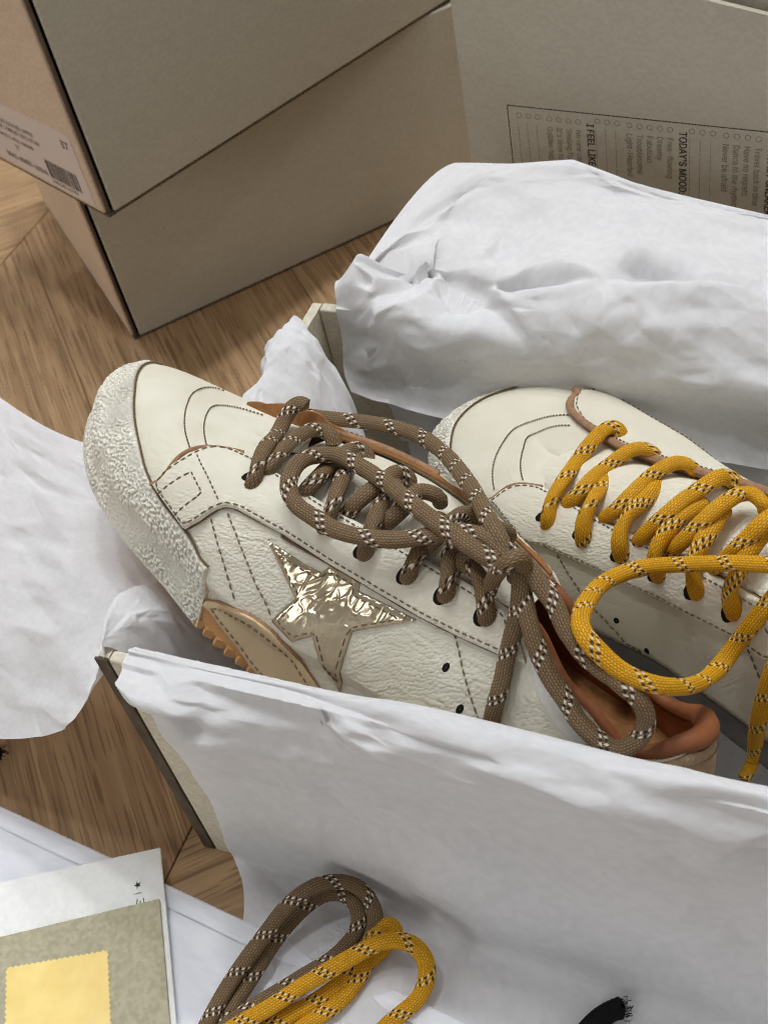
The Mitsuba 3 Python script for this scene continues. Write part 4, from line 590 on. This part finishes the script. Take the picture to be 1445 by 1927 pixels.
P0, P1 = D['P0'], D['P1']
# star: each edge of the cut-out is a little bowed
def foil_fold(U, d):
    x = np.c_[U * SC, np.zeros(len(U))]
    w = meshkit.noise(x * 130 + 3 * meshkit.noise(x * 60, 4)[:, None], 1) - .5
    c = np.clip(1 - np.abs(meshkit.noise(x * np.array([330, 150, 1]) + 2 * meshkit.noise(x * 90, 8)[:, None], 6) - .5) * 9, 0, 1)
    c2 = np.clip(1 - np.abs(meshkit.noise(x @ np.array([[.7, .7, 0], [-.7, .7, 0], [0, 0, 1.]]) * np.array([240, 110, 1]), 9) - .5) * 9, 0, 1)
    edge = np.exp(-d / .0035); rip = np.sin((x[:, 0] + .6 * x[:, 1]) * 3300 + 4 * meshkit.noise(x * 200, 2)) * edge * .5
    return np.clip(d / .0008, 0, 1) * (.00052 * w + .00012 * c + .00010 * c2 + .00022 * rip)
lat_collar = [[0.0, .552], [.03, .535], [.055, .475], [.0718, .4484], [.081, .4635], [.0971, .4909], [.1121, .5055], [.1238, .5448], [.1305, .5765], [.1411, .6132]]
lat_throat = [[.157, .6204], [.1854, .634], [.2147, .6474], [.2588, .6796], [.2864, .7045], [.3055, .727], [.3257, .7436], [.3375, .7506], [.352, .7600]]
front_open = [[.37, .84], [.385, 1.0], [.42, 1.0]]
med_throat = [[.353, .7734], [.336, .769], [.303, .7453], [.263, .7078], [.2298, .675], [.196, .654], [.157, .638]]
es_lat = [p for p in P0['es_front'][:-1]] + [[.352, .7600]] + lat_throat[::-1][1:] + [[.1549, .6136], [.1453, .5646], [.1351, .507], [.1478, .4961]] + P0['lower'][::-1]
bump_lat = [[.3110, .2835]] + P0['bump'][::-1][1:-1]
bump_lat = [q for q in bump_lat if q[0] < .49]
bump_far = [[.505, .50], [.53, .40], [.56, .32], [.60, .27], [.65, .25], [.688, .24]]
es_med = mirror(es_lat)
star = P0['star']
tan = P0['tan_top'] + P0['tan_mid'][::-1]
heel_patch = [[.062, .30], [.060, .44], [.030, .515], [0, .53], [-.030, .515], [-.060, .44], [-.062, .30], [-.05, .16], [.05, .16]]
strip = [[.1347, .52], [.1316, .4966], [.1237, .452], [.1145, .42], [.106, .4053], [.0986, .3995], [.085, .38], [.07, .36], [.066, .43], [.0718, .4384], [.081, .4535], [.0971, .4809], [.1121, .4955], [.1238, .5348], [.1305, .5665], [.1411, .6032]]
def straight(l, u0, t0): return l
L = 'leather_sneaker'
q0 = dict(open_near=lat_collar + lat_throat + front_open, open_far=mirror(lat_collar[1:] + lat_throat + front_open), uppermat='creased_leather', collar_u=(.150, .850),
    bump=bump_lat + bump_far, vents=P0['vents'], lower=P0['lower'], eyes=P0['eyes'], throat_near=lat_throat[::-1], throat_far=mirror(lat_throat[::-1]), tongue=0.005, sole_top=.10, binding=[(P0['es_front'], .0007, .0007), (mirror([[.36, .765]] + lat_throat[::-1][:-3]), .0011, .0010)], flap=mirror([[.425, .74], [.408, .77], [.388, .785], [.368, .785]] + lat_throat[::-1]),
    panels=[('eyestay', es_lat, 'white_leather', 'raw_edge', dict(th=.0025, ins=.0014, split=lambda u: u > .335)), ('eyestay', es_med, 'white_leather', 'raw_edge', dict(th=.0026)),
            ('star_patch', star, 'gold_foil', 'gold_foil', dict(h=0.0, th=0.0012, ds=.0008, ins=.0013, fn=foil_fold, lab='wrinkled gold foil star')),
            ('side_panel', tan, 'tan_patent', 'raw_edge', dict(h=.0009, th=.0012, lab='glossy beige side panel with a stitched curved edge')),
            ('collar_strip', strip, 'satin', 'raw_edge', dict(th=.0007, ins=0)), ('heel_patch', heel_patch, 'heel_suede', 'raw_edge', dict(th=.0012))],
    stitch=[(P0[k], .0003) for k in ('st_toe1', 'st_toe2', 'st_a', 'st_b', 'st_rear')] + [(P0['st_es'], .0025), (P0['st_sq'], .0025)])
sh0, root0 = build_shoe(D['pose0'], P0, q0, False, 'cream leather sneaker with speckled brown laces and a crinkled gold star', 'brown_cord', 'pair of sneakers in the box')
lat1_throat = [[.14, .63], [.17, .68], [.20, .74], [.23, .80], [.26, .85], [.30, .885], [.34, .885], [.372, .862]]
med1 = mirror([[.155, .638]] + med_throat[::-1][1:])
es_lat1 = [[.4003, .60], [.405, .7686], [.395, .838], [.372, .872]] + lat1_throat[::-1][1:] + [[.13, .52], [.148, .496]] + P0['lower'][::-1][:-3] + [[.35, .46], [.375, .46]]
es_med1 = P1['es_front'] + [[.6641, .769], [.697, .7453], [.737, .7078], [.7702, .675], [.8039, .654], [.8447, .638], [.87, .50]] + P1['lower'][::-1] + P1['es_frontlow'][::-1]
bump1 = [[.3110, .2835], [.3332, .33], [.3651, .392], [.3792, .428], [.41, .50], [.45, .54]] + [[.4769, .555], [.5068, .585], [.5441, .5671], [.5669, .5349], [.6068, .5002], [.6459, .478], [.668, .36], [.689, .2835]]
q1 = dict(open_near=lat_collar + lat1_throat + [[.395, .93], [.42, 1.0]], open_far=med1 + mirror([[.37, .82], [.40, 1.0]] + lat_collar[1:]), uppermat='white_leather', collar_u=(.135, .850),
    bump=bump1, vents=P1['vents'], lower=P1['lower'], eyes=P1['eyes'], throat_near=[[.632, .86]] + med1[::-1], throat_far=[[.385, .92]] + lat1_throat[::-1], tongue=0.0, sole_mat='shade_toned_sole', sole_top=.15, binding=[(P1['es_front'], .0006, .0006), ([[.402, .60], [.4015, .64], [.401, .70]] + [[.398, .79], [.386, .86]] + lat1_throat[::-1][1:], .0015, .0011)],
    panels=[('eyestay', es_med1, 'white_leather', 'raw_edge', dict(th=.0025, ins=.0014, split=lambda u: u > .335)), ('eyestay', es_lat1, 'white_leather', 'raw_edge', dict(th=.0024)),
            ('star_patch', star, 'gold_foil', 'cream_edge', dict(h=0.0, th=0.0011, ds=.0014, ins=.0013)),
            ('heel_patch', heel_patch, 'heel_suede', 'raw_edge', dict(th=.0012))],
    stitch=[(P1[k], .0003) for k in ('st_toe1', 'st_toe2', 'st_a', 'st_rear')])
sh1, root1 = build_shoe(D['pose1'], P1, q1, True, 'cream leather sneaker with yellow speckled laces lying behind the brown laced one', 'yellow_cord', 'pair of sneakers in the box')
# laces
V3 = lambda l: [np.array(p) for p in l]
m, uv = tubes(V3(D['LB']) + V3([D['LBx'][k] for k in ('long', 'bow', 'loop', 'tail', 'knot')]), a=.0028, b=.0024)
obj('shoelace', m, 'brown_cord', root0, smooth=True, uv=uv, label='brown cord with black and white flecks, tied in a bow')
m, uv = tubes(V3(D['LY']) + V3([D['LYx']['loop']]), a=.0028, b=.0023)
obj('shoelace', m, 'yellow_cord', root1, smooth=True, uv=uv, label='yellow cord with black and white flecks')
v, f, uv = tube(D['LYx']['tail'], a=.0029, b=.0023, taper=lambda q: 1 - .35 * np.clip((q - .85) / .15, 0, 1))
obj('loose_end', trimesh.Trimesh(v, f, process=False), 'yellow_cord', root1 + '__shoelace', smooth=True, uv=uv)
v, f, uv = tube(D['LYx']['aglet'], a=.0021, b=.0017, spline=True)
obj('tip', trimesh.Trimesh(v, f, process=False), 'yellow_cord', root1 + '__shoelace', smooth=True, uv=uv)
for names, m_, lab in ((('brown_a', 'brown_b'), 'brown_cord', 'spare brown flecked shoelace lying coiled on the white cloth bag'), (('yellow_a', 'yellow_b'), 'yellow_cord', 'spare yellow flecked shoelace lying coiled across the brown one')):
    m, uv = tubes(V3([D['loose'][k] for k in names]), a=.0030, b=.0026)
    obj('shoelace', m, m_, smooth=True, uv=uv, label=lab, cat='shoelace')
# ------------------------------------------------------------------ tissue paper
def crumple(n, m, levels, seed):
    r = np.random.default_rng(seed); gy, gx = np.meshgrid(np.linspace(0, 1, n), np.linspace(0, 1, m), indexing='ij')
    h = np.zeros((n, m))
    for k, amp, blur in levels:
        p = r.uniform(-.15, 1.15, (k, 2)); z = r.normal(0, 1, k)
        p = np.vstack([p, [[-1, -1], [2, -1], [-1, 2], [2, 2]]]); z = np.r_[z, 0, 0, 0, 0]
        mk = 1.0 if k < 60 else np.clip((meshkit.fbm(np.stack([gx * 5, gy * 5, gx * 0 + k], -1), 3, seed) - .36) * 5, .12, 1)
        h += gaussian_filter(LinearNDInterpolator(p, z)(gy, gx) * mk, blur) * amp
    return h
def sheet(rows, n, m, levels, seed, label, fade=None, size=(.3, .3), ky=3, clear=None, key='tissue_sheet', matk='tissue_paper', category='tissue paper'):
    C = np.array([[p for p in r] for r in rows], float)
    a, b = np.linspace(0, 1, C.shape[0]), np.linspace(0, 1, C.shape[1])
    u, v = np.linspace(0, 1, n), np.linspace(0, 1, m)
    P = np.stack([RectBivariateSpline(a, b, C[..., k], kx=min(3, C.shape[0] - 1), ky=min(ky, C.shape[1] - 1), s=0)(u, v) for k in range(3)], -1)
    N = np.cross(np.gradient(P, axis=0), np.gradient(P, axis=1)); N /= np.linalg.norm(N, axis=2)[..., None] + 1e-12
    h = crumple(n, m, levels, seed)
    if fade is not None: h = h * fade(u[:, None], v[None])
    P = P + N * h[..., None]
    if clear is not None:
        P = clear(P, u[:, None] + 0 * v[None]); Q = np.stack([gaussian_filter(P[..., k], 2.5, mode='nearest') for k in range(3)], -1)
        P = clear(P * .35 + Q * .65, u[:, None] + 0 * v[None])
    P[..., 2] = np.maximum(P[..., 2], 0.0012)
    uv = np.stack([np.broadcast_to(v[None] * size[0], (n, m)), np.broadcast_to(u[:, None] * size[1], (n, m))], -1).reshape(-1, 2)
    return obj(key, gridmesh(P), matk, smooth=True, uv=uv, label=label, cat=category)
LV = [(26, .0028, 2.0), (140, .0034, .6), (700, .0015, .5), (2600, .0004, .4)]
def clear_front(P, u):
    y, z = P[..., 1], P[..., 2]; over = (y > -.0015) & (y < .006); out = u > .37
    z = np.where(over & (z > .118), np.maximum(z, .1318), z)
    y = np.where(~over | (z > .1317), y, np.where(out, np.minimum(y, -.0016), np.maximum(y, .0062)))
    y = np.where(out & (z < .1317), np.minimum(y, -.0016), y)
    P = P.copy(); P[..., 1], P[..., 2] = y, z; return P
def clear_back(P, u):
    y, z = P[..., 1], P[..., 2]; P = P.copy()
    P[..., 2] = np.where((y > .1778) & (y < .1850), np.maximum(z, .1318), z)
    P[..., 1] = np.where((P[..., 2] < .1318) & (y > .172), np.minimum(y, .1778), y); return P
def sst_np(x, a, b):
    t = np.clip((x - a) / (b - a), 0, 1); return t * t * (3 - 2 * t)
sheet([[(0.0500, 0.1720, 0.0156), (0.0934, 0.1720, 0.0114), (0.1430, 0.1720, 0.0149), (0.1988, 0.1720, 0.0152), (0.2546, 0.1720, 0.0146), (0.3104, 0.1720, 0.0151), (0.3600, 0.1720, 0.0137)],
  [(0.0300, 0.1000, 0.0104), (0.0762, 0.1000, 0.0047), (0.1290, 0.1000, 0.0154), (0.1884, 0.1000, 0.0143), (0.2478, 0.1000, 0.0103), (0.3072, 0.1000, 0.0111), (0.3600, 0.1000, 0.0096)],
  [(0.0200, 0.0300, 0.0063), (0.0676, 0.0300, 0.0123), (0.1220, 0.0300, 0.0134), (0.1832, 0.0300, 0.0133), (0.2444, 0.0300, 0.0240), (0.3056, 0.0300, 0.0129), (0.3600, 0.0300, 0.0120)],
  [(0.0130, 0.0085, 0.0600), (0.0616, 0.0120, 0.0600), (0.1171, 0.0070, 0.0600), (0.1796, 0.0086, 0.0600), (0.2420, 0.0071, 0.0600), (0.3045, 0.0099, 0.0600), (0.3600, 0.0100, 0.0600)],
  [(0.0115, 0.0075, 0.1200), (0.0603, 0.0079, 0.1203), (0.1161, 0.0087, 0.1206), (0.1788, 0.0077, 0.1210), (0.2415, 0.0084, 0.1213), (0.3042, 0.0082, 0.1217), (0.3600, 0.0074, 0.1220)],
  [(0.0115, 0.0020, 0.1349), (0.0603, 0.0020, 0.1335), (0.1161, 0.0020, 0.1349), (0.1788, 0.0020, 0.1352), (0.2415, 0.0020, 0.1346), (0.3042, 0.0020, 0.1335), (0.3600, 0.0020, 0.1348)],
  [(0.0120, -0.0030, 0.1282), (0.0607, -0.0033, 0.1276), (0.1164, -0.0036, 0.1277), (0.1790, -0.0037, 0.1293), (0.2417, -0.0042, 0.1283), (0.3043, -0.0041, 0.1291), (0.3600, -0.0045, 0.1284)],
  [(0.0202, -0.0057, 0.1225), (0.0678, -0.0057, 0.1205), (0.1221, -0.0071, 0.1182), (0.1833, -0.0062, 0.1155), (0.2445, -0.0047, 0.1129), (0.3056, -0.0053, 0.1103), (0.3600, -0.0056, 0.1080)],
  [(0.0195, -0.0069, 0.0993), (0.0671, -0.0088, 0.0973), (0.1216, -0.0042, 0.0950), (0.1829, -0.0059, 0.0925), (0.2442, -0.0079, 0.0899), (0.3055, -0.0113, 0.0873), (0.3600, -0.0081, 0.0850)],
  [(0.0254, -0.0094, 0.0661), (0.0722, -0.0091, 0.0645), (0.1258, -0.0084, 0.0627), (0.1860, -0.0066, 0.0608), (0.2462, -0.0079, 0.0588), (0.3065, -0.0112, 0.0568), (0.3600, -0.0108, 0.0550)],
  [(0.0130, -0.0031, 0.0104), (0.0615, -0.0023, 0.0103), (0.1171, -0.0070, 0.0124), (0.1795, -0.0073, 0.0152), (0.2420, -0.0088, 0.0157), (0.3045, -0.0091, 0.0198), (0.3600, -0.0126, 0.0219)],
  [(0.0260, -0.0175, 0.0048), (0.0728, -0.0191, 0.0049), (0.1262, -0.0209, 0.0036), (0.1863, -0.0261, 0.0039), (0.2464, -0.0285, 0.0061), (0.3066, -0.0314, 0.0061), (0.3600, -0.0359, 0.0061)],
  [(0.0350, -0.0732, 0.0005), (0.0805, -0.0775, 0.0031), (0.1325, -0.0812, 0.0033), (0.1910, -0.0852, 0.0030), (0.2495, -0.0920, 0.0035), (0.3080, -0.0956, 0.0027), (0.3600, -0.1002, 0.0036)],
  [(0.0400, -0.1593, 0.0016), (0.0848, -0.1630, 0.0008), (0.1360, -0.1634, 0.0025), (0.1936, -0.1648, 0.0022), (0.2512, -0.1656, 0.0016), (0.3088, -0.1657, 0.0016), (0.3600, -0.1696, 0.0031)]], 380, 400, LV, 21, 'white tissue sheet hanging over the front wall of the open box', size=(.35, .40), clear=clear_front, fade=lambda u, v: (.3 + 1.3 * np.exp(-((u - .46) / .07) ** 2)) * sst_np(u, .3, .4) + .55 * sst_np(u, .36, .5) * (1 + .8 * np.exp(-((v - .12) / .12) ** 2)))
sheet([[(0.0620, 0.0060, 0.0120), (0.0620, 0.0323, 0.0120), (0.0620, 0.0585, 0.0120), (0.0620, 0.0848, 0.0120), (0.0620, 0.1110, 0.0120)],
  [(0.0200, 0.0060, 0.0700), (0.0200, 0.0323, 0.0700), (0.0200, 0.0585, 0.0700), (0.0200, 0.0848, 0.0700), (0.0200, 0.1110, 0.0700)],
  [(0.0085, 0.0060, 0.1220), (0.0085, 0.0325, 0.1100), (0.0085, 0.0590, 0.0880), (0.0085, 0.0855, 0.0880), (0.0085, 0.1120, 0.1100)],
  [(0.0022, 0.0015, 0.1338), (0.0022, 0.0295, 0.1218), (0.0022, 0.0575, 0.0998), (0.0022, 0.0855, 0.0998), (0.0022, 0.1135, 0.1218)],
  [(0.0044, 0.0007, 0.1325), (-0.0070, 0.0328, 0.1210), (-0.0070, 0.0610, 0.0990), (-0.0070, 0.0893, 0.0990), (-0.0070, 0.1175, 0.1210)],
  [(-0.0044, -0.0006, 0.1220), (-0.0075, 0.0250, 0.1100), (-0.0107, 0.0507, 0.1070), (-0.0138, 0.0764, 0.1130), (-0.0170, 0.1021, 0.1280)],
  [(-0.0122, -0.0072, 0.1100), (-0.0191, 0.0213, 0.1095), (-0.0261, 0.0497, 0.1110), (-0.0330, 0.0782, 0.1145), (-0.0399, 0.1067, 0.1200)],
  [(-0.0276, -0.0099, 0.0920), (-0.0395, 0.0199, 0.1010), (-0.0514, 0.0496, 0.1070), (-0.0633, 0.0794, 0.1100), (-0.0752, 0.1092, 0.1100)],
  [(-0.0542, -0.0080, 0.0720), (-0.0709, 0.0260, 0.0840), (-0.0877, 0.0599, 0.0920), (-0.1045, 0.0939, 0.0960), (-0.1212, 0.1278, 0.0960)],
  [(-0.0889, -0.0051, 0.0550), (-0.1072, 0.0336, 0.0683), (-0.1255, 0.0724, 0.0775), (-0.1438, 0.1112, 0.0828), (-0.1620, 0.1500, 0.0840)],
  [(-0.1371, 0.0012, 0.0400), (-0.1622, 0.0482, 0.0510), (-0.1874, 0.0951, 0.0590), (-0.2125, 0.1420, 0.0640), (-0.2377, 0.1889, 0.0660)]], 260, 190, [(14, .0035, 3.0), (70, .0018, .8), (500, .0009, .5), (2400, .0003, .4)], 33, 'white tissue sheet draped over the left wall of the box and out above the floor', size=(.30, .40))
sheet([[(0.0160, 0.1680, 0.0958), (0.0395, 0.1660, 0.0918), (0.0615, 0.1640, 0.0908), (0.1300, 0.1630, 0.0880), (0.1750, 0.1630, 0.0880), (0.2300, 0.1630, 0.0880), (0.3000, 0.1630, 0.0880)],
  [(0.0114, 0.1745, 0.1036), (0.0391, 0.1745, 0.1047), (0.0675, 0.1730, 0.1074), (0.1300, 0.1720, 0.1060), (0.1750, 0.1720, 0.1060), (0.2300, 0.1720, 0.1060), (0.3000, 0.1720, 0.1060)],
  [(0.0123, 0.1770, 0.1160), (0.0430, 0.1735, 0.1265), (0.0850, 0.1725, 0.1255), (0.1300, 0.1730, 0.1240), (0.1750, 0.1680, 0.1240), (0.2300, 0.1650, 0.1240), (0.3000, 0.1630, 0.1240)],
  [(0.0120, 0.1818, 0.1365), (0.0450, 0.1818, 0.1415), (0.0850, 0.1818, 0.1395), (0.1300, 0.1818, 0.1410), (0.1750, 0.1818, 0.1395), (0.2300, 0.1818, 0.1415), (0.3000, 0.1818, 0.1390)],
  [(0.0120, 0.1880, 0.1372), (0.0450, 0.2010, 0.1510), (0.0850, 0.1950, 0.1435), (0.1300, 0.2030, 0.1510), (0.1750, 0.1960, 0.1445), (0.2300, 0.2040, 0.1510), (0.3000, 0.1980, 0.1460)],
  [(0.0172, 0.1858, 0.1392), (0.0470, 0.2200, 0.1425), (0.0880, 0.2170, 0.1410), (0.1320, 0.2210, 0.1415), (0.1770, 0.2170, 0.1400), (0.2330, 0.2200, 0.1390), (0.3030, 0.2170, 0.1390)],
  [(0.0204, 0.1985, 0.1415), (0.0460, 0.2380, 0.1430), (0.0880, 0.2430, 0.1440), (0.1320, 0.2400, 0.1420), (0.1780, 0.2380, 0.1410), (0.2330, 0.2350, 0.1390), (0.3030, 0.2300, 0.1370)],
  [(0.0268, 0.2340, 0.1460), (0.0580, 0.2503, 0.1482), (0.0896, 0.2538, 0.1498), (0.1216, 0.2489, 0.1459), (0.1559, 0.2460, 0.1429), (0.1927, 0.2419, 0.1409), (0.2415, 0.2369, 0.1377)],
  [(0.0403, 0.2575, 0.1500), (0.0644, 0.2569, 0.1510), (0.0905, 0.2596, 0.1530), (0.1161, 0.2537, 0.1480), (0.1440, 0.2504, 0.1440), (0.1711, 0.2456, 0.1420), (0.2084, 0.2406, 0.1380)]], 300, 400, LV, 45, ky=1, label='large white tissue sheet folded back over the rear wall towards the printed box', size=(.34, .22), clear=clear_back, fade=lambda u, v: np.clip((1 - u) / .06, .15, 1) * np.clip(v / .07, .12, 1) * (.45 + 1.5 * np.exp(-((u - .44) / .16) ** 2) * (1 + 1.2 * np.exp(-((v - .12) / .16) ** 2))))
sheet([[(-0.0035, 0.1180, 0.1180), (-0.0035, 0.1320, 0.1200), (-0.0035, 0.1460, 0.1210), (-0.0025, 0.1580, 0.1240)],
  [(-0.0025, 0.1160, 0.1330), (-0.0025, 0.1310, 0.1345), (-0.0025, 0.1460, 0.1355), (-0.0015, 0.1615, 0.1365)],
  [(0.0030, 0.1160, 0.1355), (0.0040, 0.1310, 0.1370), (0.0040, 0.1460, 0.1390), (0.0030, 0.1630, 0.1400)],
  [(0.0130, 0.1120, 0.1270), (0.0140, 0.1280, 0.1300), (0.0150, 0.1430, 0.1340), (0.0135, 0.1580, 0.1350)],
  [(0.0260, 0.1040, 0.1050), (0.0270, 0.1220, 0.1120), (0.0260, 0.1380, 0.1190), (0.0235, 0.1535, 0.1220)],
  [(0.0380, 0.0980, 0.0700), (0.0380, 0.1150, 0.0780), (0.0360, 0.1320, 0.0900), (0.0315, 0.1500, 0.1010)],
  [(0.0500, 0.0900, 0.0200), (0.0500, 0.1080, 0.0250), (0.0480, 0.1260, 0.0300), (0.0420, 0.1450, 0.0400)]], 150, 110, [(20, .0022, 2.0), (70, .0016, .6), (300, .0007, .5)], 57, 'small white tissue peak over the rear end of the left wall of the open box', size=(.06, .16))
sheet([[(0.0240, 0.1760, 0.1180), (0.1100, 0.1760, 0.1180), (0.2000, 0.1760, 0.1180), (0.3200, 0.1760, 0.1180)],
  [(0.0340, 0.1730, 0.0600), (0.1100, 0.1730, 0.0600), (0.2000, 0.1730, 0.0600), (0.3200, 0.1730, 0.0600)],
  [(0.0500, 0.1550, 0.0160), (0.1200, 0.1550, 0.0160), (0.2000, 0.1550, 0.0160), (0.3200, 0.1550, 0.0160)]], 90, 150, LV, 68, 'shaded white tissue lining inside the rear wall of the open box', size=(.26, .14))

# ------------------------------------------------------------------ dust bag, cards, drawstrings
BA, BE, BN = np.array((-0.14396, -0.00196)), np.array((0.99176, -0.12813)), np.array((-0.12813, -0.99176))
WC = [(-0.0139, -0.0086), (-0.1189, -0.0667), (-0.0270, -0.2097), (0.0780, -0.1516)]
KC = [(-0.0032, -0.0284), (-0.0938, -0.0814), (-0.0129, -0.2077), (0.0777, -0.1547)]
SC4 = [(-0.0125, -0.0517), (-0.0480, -0.0694), (-0.0231, -0.1090), (0.0123, -0.0913)]
TX = dict(e=(-0.0087, -0.0314), bar=(-0.0124, -0.0276), star=(-0.0141, -0.0245), up=(-0.5313, 0.8472), left=(-0.9057, -0.4238))
CORD = [[(0.1489, -0.1063, 0.0080), (0.1515, -0.0670, 0.0080), (0.1598, -0.0327, 0.0080), (0.1627, -0.0264, 0.0080), (0.1667, -0.0206, 0.0080), (0.1709, -0.0171, 0.0080)], [(-0.1202, 0.0072, 0.0060), (-0.1155, 0.0087, 0.0060), (-0.1108, 0.0110, 0.0060), (-0.1075, 0.0130, 0.0060)]]
bag = thing('dust_bag', 'white ribbed cotton dust bag lying on the floor beneath the cards and spare laces', 'dust bag')
def bagz(s, w):
    p = np.stack([s * 14, w * 20, np.zeros_like(s)], -1)
    under = np.clip((s - .19) / .05, 0, 1) * .0022
    return 0.0034 + under + 0.0030 * (meshkit.fbm(p, 3, 4) - .4) * np.clip(w / .02, .2, 1) + .0010 * np.abs(meshkit.noise(p * np.array([2.2, 5.0, 1]), 9) - .5)
def strip_mesh(w0, w1, dz, n=420, m=60, roll=False):
    s, w = np.meshgrid(np.linspace(-.05, .42, n), np.linspace(w0, w1, m), indexing='ij')
    x = BA + s[..., None] * BE + w[..., None] * BN
    q = (w - w0) / (w1 - w0)
    zz = bagz(s, w) + dz
    if roll: zz = zz + .0011 * np.sin(np.pi * np.clip(q, 0, 1)) ** .6 + .0004 * (meshkit.noise(np.stack([s * 90, w * 0, w * 0], -1), 2) - .5); zz = np.where(q < .02, .0014, zz)
    P = np.dstack([x, zz])
    return P, np.stack([s + .06 * (w if not roll else 0), w], -1).reshape(-1, 2)
P, uv = strip_mesh(.0068, .17, 0.0)
obj('cloth', gridmesh(P, flip=True), 'white_cotton', bag, smooth=True, uv=uv)
P, uv = strip_mesh(0.0, .0082, .0006, m=16, roll=True)
obj('hem', gridmesh(P, flip=True), 'white_cotton', bag, smooth=True, uv=uv)
def plate(poly, z0, z1, r=0.0002):
    m = trimesh.creation.extrude_polygon(Polygon(poly), z1 - z0, engine='earcut'); m.apply_translation([0, 0, z0]); return m
wc = thing('card', 'white card printed with a small star and letter, beneath the khaki card', 'card')
obj('sheet', plate(WC, .0080, .0085), 'white_card', wc)
obj('sheet', plate([np.array(p) + np.array((.0004, -.0006)) for p in WC], .0072, .0078), 'white_card', wc)
def ontop(m, o, x, y, z):
    M = np.eye(4); M[:2, 0], M[:2, 1], M[:3, 3] = x, y, (*o, z); m.apply_transform(M); return m
up, left = np.array(TX['up']), np.array(TX['left']); left = np.array([-up[1], up[0]])
E_ = [box(0, .0003, 0, .0030, 0, .0001), box(-.0004, .0026, 0, .0003, 0, .0001), box(-.0004, .0026, .0027, .0030, 0, .0001), box(0, .0018, .00135, .00165, 0, .0001), box(.0023, .0026, 0, .0008, 0, .0001), box(.0023, .0026, .0022, .0030, 0, .0001), box(.0016, .0018, .0010, .0020, 0, .0001)]
obj('letter', ontop(cat(E_), TX['e'], up, left, .00852), 'black_ink', wc)
obj('bar', ontop(box(-.00014, .00014, -.0003, .0028, 0, .0001), TX['bar'], up, left, .00852), 'black_ink', wc)
an = np.pi / 2 + np.arange(10) * np.pi / 5
st5 = np.c_[np.cos(an), np.sin(an)] * np.where(np.arange(10) % 2, .00062, .0016)[:, None]
obj('star_mark', ontop(trimesh.creation.extrude_polygon(Polygon(st5), .0001, engine='earcut'), np.array(TX['star']) + left * .0012, up, left, .00852), 'black_ink', wc)
kc = thing('card', 'khaki card with a gold stamp, topmost of the cards at the lower left', 'card')
obj('sheet', plate(KC, .0089, .0104), 'khaki_card', kc)
sc = np.array(SC4); edge = []
for i in range(4):
    a, b = sc[i], sc[(i + 1) % 4]; n = int(round(np.linalg.norm(b - a) / .0021)); d = (b - a) / n; nv = np.array([d[1], -d[0]]) / np.linalg.norm(d)
    if np.dot(nv, sc.mean(0) - a) < 0: nv = -nv
    for j in range(n): edge += [a + d * j + nv * 0, a + d * (j + .25) + nv * .00035, a + d * (j + .5) + nv * .00075, a + d * (j + .75) + nv * .00035]
obj('stamp', plate(edge, .01045, .01075), 'stamp_gold', kc, label='plain gold stamp with a perforated edge')
r7 = np.random.default_rng(8)
for i, (c, lab) in enumerate(zip(CORD, ('black cord end with a frayed tip, lying on the tissue at the lower edge', 'black frayed cord end at the left edge of the floor'))):
    k_ = thing('drawstring', lab, 'drawstring')
    c = np.array(c)
    v, f, uv = tube(c, a=.0036, b=.0032, sides=16, spline=True)
    v = v + (meshkit.noise(v * 900, 3) - .5)[:, None] * .0009
    obj('cord', trimesh.Trimesh(v, f, process=False), 'black_cord', k_, smooth=True)
    d = c[-1] - c[-2]; d /= np.linalg.norm(d); fr = []
    for j in range(70):
        o = c[-1] + r7.normal(0, .0016, 3) * np.array([1, 1, .8]) - d * .001; e = d + r7.normal(0, .45, 3); l = r7.uniform(.0010, .0022)
        v, f, uv = tube([o, o + e * l * .5, o + e * l + np.array([0, 0, -.0006])], a=.00015, b=.00015, sides=5, ds=.0005, spline=False); fr.append(trimesh.Trimesh(v, f, process=False))
    obj('frayed_tip', cat(fr), 'black_cord', k_, smooth=True, kind='stuff')
